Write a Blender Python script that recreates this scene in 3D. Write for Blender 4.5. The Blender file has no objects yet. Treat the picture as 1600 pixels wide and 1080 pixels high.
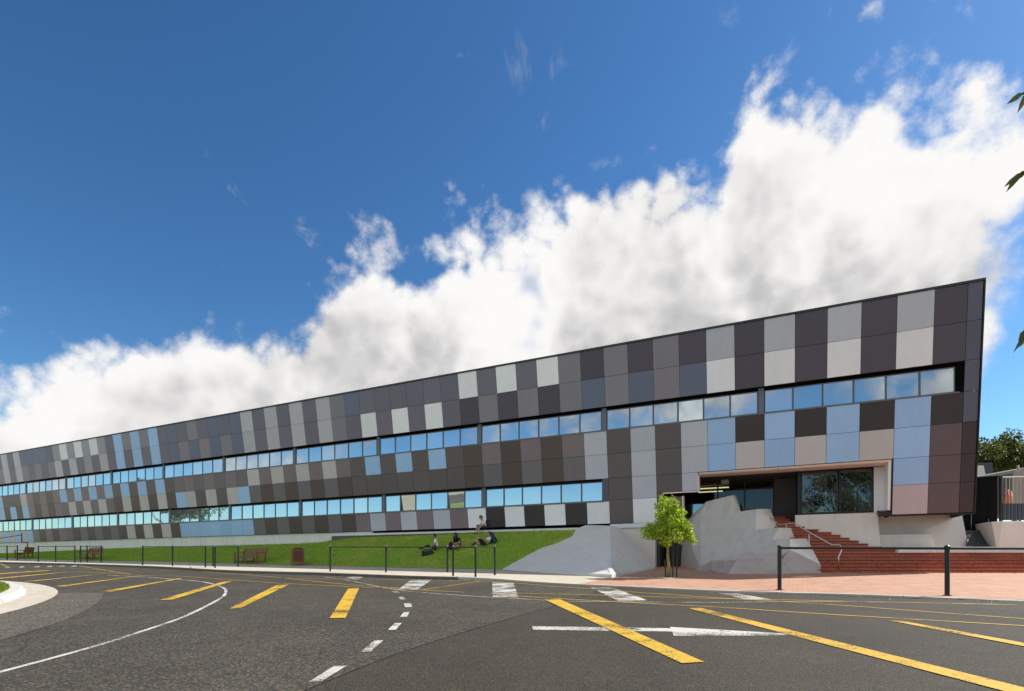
import bpy, bmesh, math, random
import numpy as np
from mathutils import Vector, Matrix
from mathutils.bvhtree import BVHTree
random.seed(7)
scene = bpy.context.scene
col = scene.collection
R = math.radians

# ------------------------------------------------------------------ camera
cam_data = bpy.data.cameras.new('camera')
cam = bpy.data.objects.new('camera', cam_data)
col.objects.link(cam)
cam.location = (0, 0, 1.1)
cam.rotation_euler = (R(90), 0, 0)
cam_data.sensor_width = 36
cam_data.lens = 853 * 36 / 1600
cam_data.shift_y = (878 - 540) / 1600
cam_data.clip_start = 0.05
cam_data.clip_end = 3000
scene.camera = cam
scene.view_settings.view_transform = 'Standard'
scene.view_settings.look = 'None'
scene.view_settings.gamma = 1
scene.view_settings.use_curve_mapping = False
scene.view_settings.exposure = 1.3

# ------------------------------------------------------------------ sun and sky
SUN = Vector((9.9, 3.0, 10.2)).normalized()
sun_data = bpy.data.lights.new('sun', 'SUN')
sun_data.energy = 2.5
sun_data.angle = R(0.5)
sun_data.color = (1.0, 0.945, 0.845)
sun = bpy.data.objects.new('sun', sun_data)
col.objects.link(sun)
sun.location = (40, 10, 50)
sun.rotation_euler = SUN.to_track_quat('Z', 'Y').to_euler()

world = bpy.data.worlds.new('World')
scene.world = world
world.use_nodes = True
world.cycles.sampling_method = 'MANUAL'
world.cycles.sample_map_resolution = 256
wt = world.node_tree
wt.nodes.clear()


class NT:
    """small helper for writing node trees"""
    def __init__(self, tree):
        self.t = tree

    def n(self, kind, **kw):
        nd = self.t.nodes.new(kind)
        for k, v in kw.items():
            setattr(nd, k, v)
        return nd

    def put(self, sock, v):
        if isinstance(v, bpy.types.NodeSocket):
            self.t.links.new(v, sock)
        elif v is not None:
            if isinstance(v, tuple) and len(v) == 3 and sock.type == 'RGBA':
                v = (*v, 1)
            sock.default_value = v

    def math(self, op, a, b=None, c=None, clamp=False):
        nd = self.n('ShaderNodeMath', operation=op, use_clamp=clamp)
        for s, v in zip(nd.inputs, (a, b, c)):
            self.put(s, v)
        return nd.outputs[0]

    def vmath(self, op, a, b=None, scale=None):
        nd = self.n('ShaderNodeVectorMath', operation=op)
        self.put(nd.inputs[0], a)
        if b is not None:
            self.put(nd.inputs[1], b)
        if scale is not None:
            self.put(nd.inputs['Scale'], scale)
        return nd.outputs[0]

    def noise(self, vec, scale, detail=4, rough=0.5, dist=0.0, kind='FBM', lac=2.0):
        nd = self.n('ShaderNodeTexNoise', noise_type=kind)
        self.put(nd.inputs['Vector'], vec)
        nd.inputs['Scale'].default_value = scale
        nd.inputs['Detail'].default_value = detail
        nd.inputs['Roughness'].default_value = rough
        nd.inputs['Distortion'].default_value = dist
        nd.inputs['Lacunarity'].default_value = lac
        return nd.outputs['Fac']

    def voro(self, vec, scale, feature='F1', out='Distance', detail=0, rough=0.5, rand=1.0):
        nd = self.n('ShaderNodeTexVoronoi', feature=feature)
        self.put(nd.inputs['Vector'], vec)
        nd.inputs['Scale'].default_value = scale
        nd.inputs['Randomness'].default_value = rand
        if 'Detail' in nd.inputs:
            nd.inputs['Detail'].default_value = detail
            nd.inputs['Roughness'].default_value = rough
        return nd.outputs[out]

    def smooth(self, x, a, b, lo=0.0, hi=1.0):
        nd = self.n('ShaderNodeMapRange', interpolation_type='SMOOTHSTEP')
        self.put(nd.inputs[0], x)
        for s, v in zip(nd.inputs[1:5], (a, b, lo, hi)):
            self.put(s, v)
        return nd.outputs[0]

    def mix(self, f, a, b, mode='MIX'):
        nd = self.n('ShaderNodeMix', data_type='RGBA', blend_type=mode)
        self.put(nd.inputs[0], f)
        self.put(nd.inputs[6], a)
        self.put(nd.inputs[7], b)
        return nd.outputs[2]

    def curve(self, x, pts):
        nd = self.n('ShaderNodeFloatCurve')
        self.put(nd.inputs['Value'], x)
        cv = nd.mapping.curves[0]
        while len(cv.points) > 2:
            cv.points.remove(cv.points[1])
        cv.points[0].location = pts[0]
        cv.points[-1].location = pts[-1]
        for p in pts[1:-1]:
            cv.points.new(*p)
        for p in cv.points:
            p.handle_type = 'AUTO_CLAMPED'
        nd.mapping.update()
        return nd.outputs[0]


def build_sky():
    t = NT(wt)
    out = t.n('ShaderNodeOutputWorld')
    sky = t.n('ShaderNodeTexSky', sky_type='NISHITA')
    sky.sun_disc = False
    sky.sun_elevation = math.asin(SUN.z)
    sky.sun_rotation = math.atan2(SUN.x, SUN.y)
    sky.altitude = 100
    sky.air_density = 1.0
    sky.dust_density = 0.3
    sky.ozone_density = 2.0
    tc = t.n('ShaderNodeTexCoord')
    d = t.vmath('NORMALIZE', tc.outputs['Generated'])
    sep = t.n('ShaderNodeSeparateXYZ')
    t.put(sep.inputs[0], d)
    x, y, z = sep.outputs
    az = t.math('ARCTAN2', x, y)                                   # clockwise from north (+Y)
    az01 = t.math('MULTIPLY_ADD', az, 1 / (2 * math.pi), 0.5)
    el = t.math('MULTIPLY', t.math('ARCSINE', z), 2 / math.pi)     # 0..1 = horizon..zenith
    # height of the top of the cloud bank round the whole horizon, degrees -> 0..1
    tops = [(-180, 68), (-150, 64), (-120, 66), (-90, 44), (-62, 15), (-43, 14.5), (-39, 18), (-35, 21), (-31.0, 22.5), (-28.6, 24.5), (-26.5, 25),
            (-22, 24.5), (-18.8, 27), (-14, 28.8), (-10.5, 26.5), (-7.5, 30), (-4.5, 33.2), (0.5, 33), (4, 36), (10, 35.8), (15.5, 36.8),
            (18.5, 34.5), (21.5, 33.5), (23.2, 41), (28, 40), (33, 38.5), (37, 37), (41.5, 35), (44, 33), (60, 30), (90, 40),
            (120, 60), (150, 62), (180, 68)]  # unseen cloud behind the camera, built up to add fill on the facade
    top = t.curve(az01, [((a + 180) / 360, e / 90) for a, e in tops])
    bots = [(-180, 9), (-130, 10), (-90, 6), (-60, -4), (-45, -4), (-20, -9), (30, -9), (36, -6), (39.5, 8), (42, 15), (46, 19), (60, 6), (75, 2), (120, 8), (180, 9)]
    bot = t.curve(az01, [((a + 180) / 360, max(0, (e + 10) / 90)) for a, e in bots])
    bot = t.math('SUBTRACT', bot, 10 / 90)

    def shape(vec):
        big = t.noise(vec, 4.0, 1, 0.5)
        acc = t.math('MULTIPLY', t.math('SUBTRACT', big, 0.5), 0.16)
        for sc, am in ((8.0, 0.060), (17.0, 0.036), (36.0, 0.020)):
            v = t.vmath('ADD', vec, (sc * 0.37, sc * 0.11, -sc * 0.23))
            n = t.math('ABSOLUTE', t.math('SUBTRACT', t.noise(v, sc, 0), 0.5))
            acc = t.math('ADD', acc, t.math('MULTIPLY', t.math('SUBTRACT', n, 0.12), am * 2.6))
        return acc
    sa = shape(d)
    f = t.noise(d, 30.0, 5, 0.68)
    s0 = t.math('ADD', sa, t.math('MULTIPLY', t.math('SUBTRACT', f, 0.5), 0.075))
    s1 = shape(t.vmath('ADD', d, tuple(SUN * 0.030)))
    h = t.math('ADD', t.math('SUBTRACT', top, el), s0)
    hb = t.math('ADD', t.math('SUBTRACT', el, bot), t.math('MULTIPLY', s0, 1.3))
    bank = t.math('MULTIPLY', t.smooth(h, -0.004, 0.045), t.smooth(hb, 0.0, 0.09))
    # loose shreds above the bank, denser towards the sun
    wn = t.noise(d, 9.0, 5, 0.62, 0.35)
    wisp = t.smooth(t.math('ADD', wn, t.math('MULTIPLY', t.smooth(az, R(-70), R(55)), 0.15)), 0.685, 0.93, 0.0, 0.75)
    # broken gaps inside the bank where the blue shows
    body = t.noise(d, 3.7, 4, 0.52)
    gap = t.smooth(body, 0.66, 0.76)
    bank = t.math('MULTIPLY', bank, t.math('SUBTRACT', 1.0, t.math('MULTIPLY', gap, 0.75)))
    mask = t.math('MAXIMUM', bank, wisp)
    # brightness of the cloud: sunlit crests, grey hollows and bases
    lit = t.math('SUBTRACT', sa, s1)
    depth = t.smooth(h, 0.0, 0.20)
    shade = t.math('ADD', t.math('MULTIPLY', lit, 5.5), 0.86)
    shade = t.math('SUBTRACT', shade, t.math('MULTIPLY', depth, 0.42))
    shade = t.math('ADD', shade, t.math('MULTIPLY', t.math('SUBTRACT', body, 0.5), 2.3))
    shade = t.math('ADD', shade, t.math('MULTIPLY', t.math('SUBTRACT', f, 0.5), 0.5))
    shade = t.smooth(shade, 0.02, 1.02)
    cloud = t.mix(shade, (0.44, 0.43, 0.44), (0.90, 0.89, 0.875))
    hsv = t.n('ShaderNodeHueSaturation')
    hsv.inputs['Saturation'].default_value = 1.15
    hsv.inputs['Value'].default_value = SKYK
    gm_ = t.n('ShaderNodeGamma')
    gm_.inputs[1].default_value = 1.14
    t.put(gm_.inputs[0], sky.outputs[0])
    t.put(hsv.inputs['Color'], gm_.outputs[0])
    colr = t.mix(mask, t.mix(1.0, hsv.outputs[0], (0.80, 1.0, 1.06), 'MULTIPLY'), t.vmath('SCALE', cloud, scale=CLOUDK))
    bg = t.n('ShaderNodeBackground')
    bg.inputs['Strength'].default_value = 0.1
    t.put(bg.inputs['Color'], colr)
    t.put(out.inputs['Surface'], bg.outputs[0])


SKYK = 0.42
CLOUDK = 4.4
build_sky()

# ------------------------------------------------------------------ helpers
def lin(c):
    return tuple((v / 255 / 12.92) if v <= 10.3 else ((v / 255 + 0.055) / 1.055) ** 2.4 for v in c)


class MB:
    """collects faces and links them as one mesh object"""
    def __init__(self):
        self.v, self.f, self.m, self.uvs = [], [], [], None

    def add(self, vs, fs, mi=0):
        b = len(self.v)
        self.v += [tuple(p) for p in vs]
        self.f += [tuple(i + b for i in f) for f in fs]
        self.m += [mi] * len(fs)
        return self

    def hexa(self, p, mi=0):
        """8 points: bottom 0-3 counter-clockwise from above, top 4-7"""
        return self.add(p, [(3, 2, 1, 0), (4, 5, 6, 7), (0, 1, 5, 4), (1, 2, 6, 5), (2, 3, 7, 6), (3, 0, 4, 7)], mi)

    def box(self, lo, hi, mi=0):
        (a, b, c), (d, e, f) = lo, hi
        return self.hexa([(a, b, c), (d, b, c), (d, e, c), (a, e, c), (a, b, f), (d, b, f), (d, e, f), (a, e, f)], mi)

    def obox(self, c, ax, ay, az, mi=0):
        """box at centre c with half vectors"""
        c, ax, ay, az = Vector(c), Vector(ax), Vector(ay), Vector(az)
        p = [c + sx * ax + sy * ay + sz * az for sz in (-1, 1) for sx, sy in ((-1, -1), (1, -1), (1, 1), (-1, 1))]
        return self.hexa(p, mi)

    def tube(self, pts, r, n=8, mi=0, cap=True):
        pts = [Vector(p) for p in pts]
        rs = r if isinstance(r, (list, tuple)) else [r] * len(pts)
        vs, fs = [], []
        prev = None
        for i, p in enumerate(pts):
            t = (pts[min(i + 1, len(pts) - 1)] - pts[max(i - 1, 0)])
            t = t.normalized() if t.length > 1e-9 else Vector((0, 0, 1))
            if prev is None:
                a = t.orthogonal().normalized()
            else:
                a = (prev - t * prev.dot(t)).normalized()
            prev = a
            b = t.cross(a)
            for k in range(n):
                w = 2 * math.pi * k / n
                vs.append(p + (a * math.cos(w) + b * math.sin(w)) * rs[i])
        for i in range(len(pts) - 1):
            for k in range(n):
                fs.append((i * n + k, i * n + (k + 1) % n, (i + 1) * n + (k + 1) % n, (i + 1) * n + k))
        if cap:
            fs.append(tuple(reversed(range(n))))
            fs.append(tuple((len(pts) - 1) * n + k for k in range(n)))
        return self.add(vs, fs, mi)

    def ball(self, c, r, seg=10, ring=7, mi=0):
        c = Vector(c)
        rx, ry, rz = r if isinstance(r, (tuple, list)) else (r, r, r)
        vs = [c + Vector((0, 0, -rz))]
        for i in range(1, ring):
            t = math.pi * i / ring
            for k in range(seg):
                w = 2 * math.pi * k / seg
                vs.append(c + Vector((rx * math.sin(t) * math.cos(w), ry * math.sin(t) * math.sin(w), -rz * math.cos(t))))
        vs.append(c + Vector((0, 0, rz)))
        fs = [(0, 1 + (k + 1) % seg, 1 + k) for k in range(seg)]
        for i in range(ring - 2):
            for k in range(seg):
                a, b = 1 + i * seg + k, 1 + i * seg + (k + 1) % seg
                fs.append((a, b, b + seg, a + seg))
        e = len(vs) - 1
        o = 1 + (ring - 2) * seg
        fs += [(o + k, o + (k + 1) % seg, e) for k in range(seg)]
        return self.add(vs, fs, mi)

    def prism(self, poly, d, mi=0):
        """planar polygon (3D points) extruded by vector d, closed"""
        n = len(poly)
        d = Vector(d)
        a = [Vector(p) for p in poly]
        vs = a + [p + d for p in a]
        fs = [tuple(range(n)), tuple(reversed(range(n, 2 * n)))]
        fs += [(i, i + n, (i + 1) % n + n, (i + 1) % n) for i in range(n)]
        return self.add(vs, fs, mi)

    def mesh(self, name, mats, smooth=False, normals=True):
        me = bpy.data.meshes.new(name)
        me.from_pydata([tuple(p) for p in self.v], [], self.f)
        for m in (mats if isinstance(mats, (list, tuple)) else [mats]):
            me.materials.append(m)
        if any(self.m):
            me.polygons.foreach_set('material_index', self.m)
        if smooth:
            me.polygons.foreach_set('use_smooth', [True] * len(self.f))
        if normals and len(self.f) < 20000:
            bm = bmesh.new()
            bm.from_mesh(me)
            bmesh.ops.recalc_face_normals(bm, faces=bm.faces)
            bm.to_mesh(me)
            bm.free()
        me.update()
        return me

    def build(self, name, mats, parent=None, smooth=False, bevel=0, normals=True):
        o = bpy.data.objects.new(name, self.mesh(name, mats, smooth, normals))
        col.objects.link(o)
        o.parent = parent
        if bevel:
            b = o.modifiers.new('bevel', 'BEVEL')
            b.width = bevel
            b.segments = 2
            b.limit_method = 'ANGLE'
        return o


def tag(o, label=None, cat=None, group=None, kind=None):
    for k, v in (('label', label), ('category', cat), ('group', group), ('kind', kind)):
        if v:
            o[k] = v
    return o


def empty(name, loc=(0, 0, 0), rz=0.0):
    o = bpy.data.objects.new(name, None)
    col.objects.link(o)
    o.location = loc
    o.rotation_euler = (0, 0, rz)
    o.empty_display_size = 0.2
    return o


def copy_tree(o, parent=None):
    c = o.copy()
    col.objects.link(c)
    c.parent = parent
    for ch in [x for x in bpy.data.objects if x.parent == o]:
        copy_tree(ch, c)
    return c


# ------------------------------------------------------------------ materials
MATS = {}


def material(name, base, rough=0.6, metal=0.0, spec=0.5, var=0.0, vscale=8.0, bump=0.0, bscale=40.0, rnd=0.0,
             vdetail=4, coat=0.0, tint=None, streak=0.0):
    """principled material: base colour with two scales of procedural variation and optional fine relief"""
    if name in MATS:
        return MATS[name]
    m = bpy.data.materials.new(name)
    m.use_nodes = True
    t = NT(m.node_tree)
    b = m.node_tree.nodes['Principled BSDF']
    b.inputs['Roughness'].default_value = rough
    b.inputs['Metallic'].default_value = metal
    b.inputs['Specular IOR Level'].default_value = spec
    b.inputs['Coat Weight'].default_value = coat
    geo = t.n('ShaderNodeNewGeometry')
    pos = geo.outputs['Position']
    c = None
    if var or rnd:
        f = None
        if var:
            n1 = t.noise(pos, vscale, vdetail, 0.6)
            n2 = t.noise(pos, vscale * 0.17, 3, 0.6)
            f = t.math('MULTIPLY', t.math('ADD', t.math('SUBTRACT', n1, 0.5), t.math('SUBTRACT', n2, 0.5)), var * 2.4)
        if streak:
            n4 = t.noise(t.vmath('MULTIPLY', pos, (5.0, 5.0, 0.35)), 1.0, 4, 0.6)
            f = t.math('ADD', f, t.math('MULTIPLY', t.math('SUBTRACT', n4, 0.5), streak * 2.4))
            t.put(b.inputs['Roughness'], t.math('ADD', rough - 0.12, t.math('MULTIPLY', n1, 0.24)))
        if rnd:
            oi = t.n('ShaderNodeObjectInfo')
            g = t.math('MULTIPLY', t.math('SUBTRACT', oi.outputs['Random'], 0.5), rnd * 2)
            f = g if f is None else t.math('ADD', f, g)
        k = t.math('ADD', 1.0, f)
        c = t.vmath('SCALE', tuple(base), scale=k)
        if tint:
            n3 = t.noise(pos, vscale * 0.45, 5, 0.65)
            c = t.mix(t.smooth(n3, 0.5, 0.72), c, tint)
        t.put(b.inputs['Base Color'], c)
    else:
        b.inputs['Base Color'].default_value = (*base, 1)
    if bump:
        bn = t.n('ShaderNodeBump')
        bn.inputs['Strength'].default_value = min(1.0, bump * 20)
        bn.inputs['Distance'].default_value = bump
        t.put(bn.inputs['Height'], t.noise(pos, bscale, 5, 0.6))
        t.put(b.inputs['Normal'], bn.outputs[0])
    MATS[name] = m
    return m


def leaf_material(name, base, back=None, rough=0.45, trans=0.35, rnd=0.35):
    m = bpy.data.materials.new(name)
    m.use_nodes = True
    t = NT(m.node_tree)
    nt = m.node_tree
    b = nt.nodes['Principled BSDF']
    out = nt.nodes['Material Output']
    geo = t.n('ShaderNodeNewGeometry')
    n = t.noise(geo.outputs['Position'], 3.0, 3, 0.6)
    r = geo.outputs['Random Per Island']
    k = t.math('ADD', 1.0 - rnd * 0.9, t.math('ADD', t.math('MULTIPLY', r, rnd), t.math('MULTIPLY', n, rnd * 0.8)))
    c = t.vmath('SCALE', tuple(base), scale=k)
    t.put(b.inputs['Base Color'], c)
    b.inputs['Roughness'].default_value = rough
    tr = t.n('ShaderNodeBsdfTranslucent')
    t.put(tr.inputs['Color'], t.mix(1.0, c, (1.35, 1.25, 0.5), 'MULTIPLY'))
    mx = t.n('ShaderNodeMixShader')
    mx.inputs[0].default_value = trans
    t.put(mx.inputs[1], b.outputs[0])
    t.put(mx.inputs[2], tr.outputs[0])
    t.put(out.inputs['Surface'], mx.outputs[0])
    return m


def mat_asphalt(name, dark, light, warm, scale=70.0, wear=0.25, cracks=0.0):
    m = bpy.data.materials.new(name)
    m.use_nodes = True
    t = NT(m.node_tree)
    b = m.node_tree.nodes['Principled BSDF']
    pos = t.n('ShaderNodeNewGeometry').outputs['Position']
    v = t.n('ShaderNodeTexVoronoi')
    t.put(v.inputs['Vector'], pos)
    v.inputs['Scale'].default_value = scale
    sep = t.n('ShaderNodeSeparateColor')
    t.put(sep.inputs[0], v.outputs['Color'])
    n1 = t.noise(pos, scale * 0.55, 3, 0.7)
    stone = t.smooth(sep.outputs[0], 0.35, 1.0)
    grain = t.math('MULTIPLY', stone, t.smooth(n1, 0.3, 0.75))
    c = t.mix(grain, dark, light)
    c = t.mix(t.math('MULTIPLY', t.smooth(sep.outputs[1], 0.8, 1.0), 0.7), c, warm)
    big = t.noise(pos, 0.55, 5, 0.6)
    mid = t.noise(pos, 3.1, 4, 0.6)
    k = t.math('ADD', 1.0, t.math('ADD', t.math('MULTIPLY', t.math('SUBTRACT', big, 0.5), wear * 3.0),
                                  t.math('MULTIPLY', t.math('SUBTRACT', mid, 0.5), wear * 1.6)))
    c = t.vmath('SCALE', c, scale=k)
    # oil drips and tyre-polished darker patches
    oil = t.smooth(t.noise(pos, 1.7, 3, 0.5, 0.4), 0.66, 0.74)
    c = t.mix(t.math('MULTIPLY', oil, 0.28), c, (0.02, 0.02, 0.019))
    crack = t.math('SUBTRACT', 1.0, t.smooth(t.voro(t.vmath('ADD', pos, t.vmath('SCALE', t.n('ShaderNodeTexNoise').outputs['Color'], scale=0.6)), 0.55, 'DISTANCE_TO_EDGE'), 0.0, 0.007))
    crack = t.math('MULTIPLY', crack, t.smooth(mid, 0.42, 0.6))
    c = t.mix(t.math('MULTIPLY', crack, cracks), c, (0.012, 0.011, 0.010))
    t.put(b.inputs['Base Color'], c)
    b.inputs['Roughness'].default_value = 0.82
    b.inputs['Specular IOR Level'].default_value = 0.35
    bn = t.n('ShaderNodeBump')
    bn.inputs['Strength'].default_value = 0.7
    bn.inputs['Distance'].default_value = 0.006
    t.put(bn.inputs['Height'], t.math('ADD', v.outputs['Distance'], n1))
    t.put(b.inputs['Normal'], bn.outputs[0])
    return m


def mat_paint(name, base, under, wear=0.52, soft=0.14):
    """road paint, worn through to the asphalt in grains"""
    m = bpy.data.materials.new(name)
    m.use_nodes = True
    t = NT(m.node_tree)
    nt = m.node_tree
    b = nt.nodes['Principled BSDF']
    pos = t.n('ShaderNodeNewGeometry').outputs['Position']
    n1 = t.noise(pos, 38.0, 4, 0.7)
    n2 = t.noise(pos, 1.6, 3, 0.6)
    w = t.math('ADD', t.math('MULTIPLY', n1, 0.62), t.math('MULTIPLY', n2, 0.55))
    f = t.smooth(w, wear, wear + soft)
    n3 = t.noise(pos, 9.0, 3, 0.6)
    c = t.vmath('SCALE', base, scale=t.math('ADD', 0.8, t.math('MULTIPLY', n3, 0.4)))
    c = t.mix(t.math('MULTIPLY', f, 0.6), c, under)
    t.put(b.inputs['Base Color'], c)
    b.inputs['Roughness'].default_value = 0.7
    tr = t.n('ShaderNodeBsdfTransparent')
    mx = t.n('ShaderNodeMixShader')
    t.put(mx.inputs[0], f)
    t.put(mx.inputs[1], b.outputs[0])
    t.put(mx.inputs[2], tr.outputs[0])
    t.put(nt.nodes['Material Output'].inputs['Surface'], mx.outputs[0])
    return m


def mat_brick_paving(name, a, bcol, mortar, bw, bh, rot=0.0, coords='pos', bump=0.004):
    m = bpy.data.materials.new(name)
    m.use_nodes = True
    t = NT(m.node_tree)
    b = m.node_tree.nodes['Principled BSDF']
    geo = t.n('ShaderNodeNewGeometry')
    pos = geo.outputs['Position']
    if coords == 'riser':                     # x along the step, z up
        sp = t.n('ShaderNodeSeparateXYZ')
        t.put(sp.inputs[0], pos)
        cb = t.n('ShaderNodeCombineXYZ')
        t.put(cb.inputs[0], sp.outputs[0])
        t.put(cb.inputs[1], sp.outputs[2])
        vec = cb.outputs[0]
    else:
        mp = t.n('ShaderNodeMapping')
        mp.inputs['Rotation'].default_value = (0, 0, rot)
        t.put(mp.inputs['Vector'], pos)
        vec = mp.outputs[0]
    br = t.n('ShaderNodeTexBrick')
    br.offset = 0.5
    t.put(br.inputs['Vector'], vec)
    t.put(br.inputs['Color1'], a)
    t.put(br.inputs['Color2'], bcol)
    t.put(br.inputs['Mortar'], mortar)
    br.inputs['Scale'].default_value = 1
    br.inputs['Brick Width'].default_value = bw
    br.inputs['Row Height'].default_value = bh
    br.inputs['Mortar Size'].default_value = 0.006
    br.inputs['Mortar Smooth'].default_value = 0.2
    br.inputs['Bias'].default_value = 0.0
    n1 = t.noise(pos, 1.2, 4, 0.6)
    n2 = t.noise(pos, 30, 4, 0.6)
    k = t.math('ADD', 0.62, t.math('ADD', t.math('MULTIPLY', n1, 0.5), t.math('MULTIPLY', n2, 0.28)))
    c = t.vmath('SCALE', br.outputs['Color'], scale=k)
    dust = t.smooth(t.noise(pos, 2.3, 5, 0.65), 0.55, 0.8)
    c = t.mix(t.math('MULTIPLY', dust, 0.25), c, (0.42, 0.33, 0.28))
    t.put(b.inputs['Base Color'], c)
    b.inputs['Roughness'].default_value = 0.75
    bn = t.n('ShaderNodeBump')
    bn.inputs['Strength'].default_value = 0.6
    bn.inputs['Distance'].default_value = bump
    t.put(bn.inputs['Height'], t.math('SUBTRACT', t.math('MULTIPLY', n2, 0.3), br.outputs['Fac']))
    t.put(b.inputs['Normal'], bn.outputs[0])
    return m


def mat_concrete(name, base, stain, rough=0.75, streak=0.5, bump=0.004):
    m = bpy.data.materials.new(name)
    m.use_nodes = True
    t = NT(m.node_tree)
    b = m.node_tree.nodes['Principled BSDF']
    pos = t.n('ShaderNodeNewGeometry').outputs['Position']
    st = t.vmath('MULTIPLY', pos, (1.0, 1.0, 0.22))
    n1 = t.noise(st, 3.2, 6, 0.62, 0.4)
    n2 = t.noise(pos, 0.9, 4, 0.6)
    n3 = t.noise(pos, 26, 4, 0.65)
    c = t.mix(t.math('MULTIPLY', t.smooth(n1, 0.42, 0.72), streak), base, stain)
    k = t.math('ADD', 0.80, t.math('ADD', t.math('MULTIPLY', n2, 0.24), t.math('MULTIPLY', n3, 0.16)))
    c = t.vmath('SCALE', c, scale=k)
    pore = t.smooth(t.voro(pos, 22), 0.0, 0.10)
    c = t.mix(t.math('MULTIPLY', t.math('SUBTRACT', 1.0, pore), 0.5), c, stain)
    t.put(b.inputs['Base Color'], c)
    b.inputs['Roughness'].default_value = rough
    bn = t.n('ShaderNodeBump')
    bn.inputs['Strength'].default_value = 0.5
    bn.inputs['Distance'].default_value = bump
    t.put(bn.inputs['Height'], t.math('ADD', n3, n1))
    t.put(b.inputs['Normal'], bn.outputs[0])
    return m


def mat_grass(name, lush, dry, dryness=0.5):
    m = bpy.data.materials.new(name)
    m.use_nodes = True
    t = NT(m.node_tree)
    b = m.node_tree.nodes['Principled BSDF']
    pos = t.n('ShaderNodeNewGeometry').outputs['Position']
    n1 = t.noise(pos, 0.55, 5, 0.62)
    n2 = t.noise(pos, 4.5, 4, 0.65)
    n3 = t.noise(pos, 55, 4, 0.7)
    f = t.smooth(t.math('ADD', t.math('MULTIPLY', n1, 0.6), t.math('MULTIPLY', n2, 0.4)), dryness, dryness + 0.2)
    c = t.mix(f, lush, dry)
    c = t.vmath('SCALE', c, scale=t.math('ADD', 0.45, t.math('MULTIPLY', n3, 1.1)))
    t.put(b.inputs['Base Color'], c)
    b.inputs['Roughness'].default_value = 0.8
    b.inputs['Specular IOR Level'].default_value = 0.2
    bn = t.n('ShaderNodeBump')
    bn.inputs['Strength'].default_value = 1.0
    bn.inputs['Distance'].default_value = 0.03
    t.put(bn.inputs['Height'], n3)
    t.put(b.inputs['Normal'], bn.outputs[0])
    return m


def mat_mirror_glass(name, refl, dark, amount, rough=0.015, blind=(0.30, 0.31, 0.30)):
    """coated window glass: partly mirror, partly dark room behind"""
    m = bpy.data.materials.new(name)
    m.use_nodes = True
    t = NT(m.node_tree)
    nt = m.node_tree
    b = nt.nodes['Principled BSDF']
    b.inputs['Roughness'].default_value = 0.4
    rnd_ = t.n('ShaderNodeObjectInfo').outputs['Random']
    t.put(b.inputs['Base Color'], t.mix(t.smooth(rnd_, 0.45, 1.0), dark, blind))
    pos = t.n('ShaderNodeNewGeometry').outputs['Position']
    gl = t.n('ShaderNodeBsdfGlossy')
    gl.inputs['Roughness'].default_value = rough
    gl.inputs['Color'].default_value = (*refl, 1)
    bn = t.n('ShaderNodeBump')
    bn.inputs['Strength'].default_value = 0.10
    bn.inputs['Distance'].default_value = 0.02
    t.put(bn.inputs['Height'], t.noise(pos, 1.1, 1, 0.5))
    t.put(gl.inputs['Normal'], bn.outputs[0])
    fr = t.n('ShaderNodeFresnel')
    fr.inputs['IOR'].default_value = 1.5
    f = t.math('ADD', amount, t.math('MULTIPLY', fr.outputs[0], 1.0 - amount))
    mx = t.n('ShaderNodeMixShader')
    t.put(mx.inputs[0], f)
    t.put(mx.inputs[1], b.outputs[0])
    t.put(mx.inputs[2], gl.outputs[0])
    t.put(nt.nodes['Material Output'].inputs['Surface'], mx.outputs[0])
    return m


def mat_clear_glass(name, tint, amount=0.08):
    m = bpy.data.materials.new(name)
    m.use_nodes = True
    t = NT(m.node_tree)
    nt = m.node_tree
    nt.nodes.remove(nt.nodes['Principled BSDF'])
    tr = t.n('ShaderNodeBsdfTransparent')
    tr.inputs[0].default_value = (*tint, 1)
    gl = t.n('ShaderNodeBsdfGlossy')
    gl.inputs['Roughness'].default_value = 0.01
    fr = t.n('ShaderNodeFresnel')
    fr.inputs['IOR'].default_value = 1.52
    f = t.math('ADD', amount, t.math('MULTIPLY', fr.outputs[0], 1.0 - amount))
    mx = t.n('ShaderNodeMixShader')
    t.put(mx.inputs[0], f)
    t.put(mx.inputs[1], tr.outputs[0])
    t.put(mx.inputs[2], gl.outputs[0])
    t.put(nt.nodes['Material Output'].inputs['Surface'], mx.outputs[0])
    return m


M = {}
M['asphalt_old'] = mat_asphalt('asphalt_old', (0.035, 0.032, 0.026), (0.150, 0.135, 0.105), (0.20, 0.145, 0.08), 55, 0.34, 0.55)
M['asphalt_new'] = mat_asphalt('asphalt_new', (0.032, 0.027, 0.020), (0.100, 0.087, 0.064), (0.12, 0.085, 0.045), 80, 0.30, 0.4)
M['chip_seal'] = mat_asphalt('chip_seal', (0.06, 0.053, 0.045), (0.26, 0.235, 0.20), (0.30, 0.22, 0.13), 50, 0.2)
M['yellow_paint'] = mat_paint('yellow_paint', (0.60, 0.37, 0.025), (0.10, 0.08, 0.045), 0.585, 0.15)
M['yellow_line_paint'] = mat_paint('yellow_line_paint', (0.50, 0.31, 0.03), (0.10, 0.085, 0.06), 0.56, 0.2)
M['white_paint'] = mat_paint('white_paint', (0.58, 0.56, 0.51), (0.11, 0.10, 0.09), 0.545, 0.17)
M['white_worn'] = mat_paint('white_worn', (0.58, 0.57, 0.54), (0.12, 0.115, 0.11), 0.50, 0.18)
M['footpath'] = mat_concrete('footpath', (0.56, 0.50, 0.40), (0.40, 0.34, 0.26), streak=0.35, bump=0.001)
M['kerb_dark'] = mat_concrete('kerb_dark', (0.16, 0.145, 0.125), (0.08, 0.07, 0.06), streak=0.6)
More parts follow.
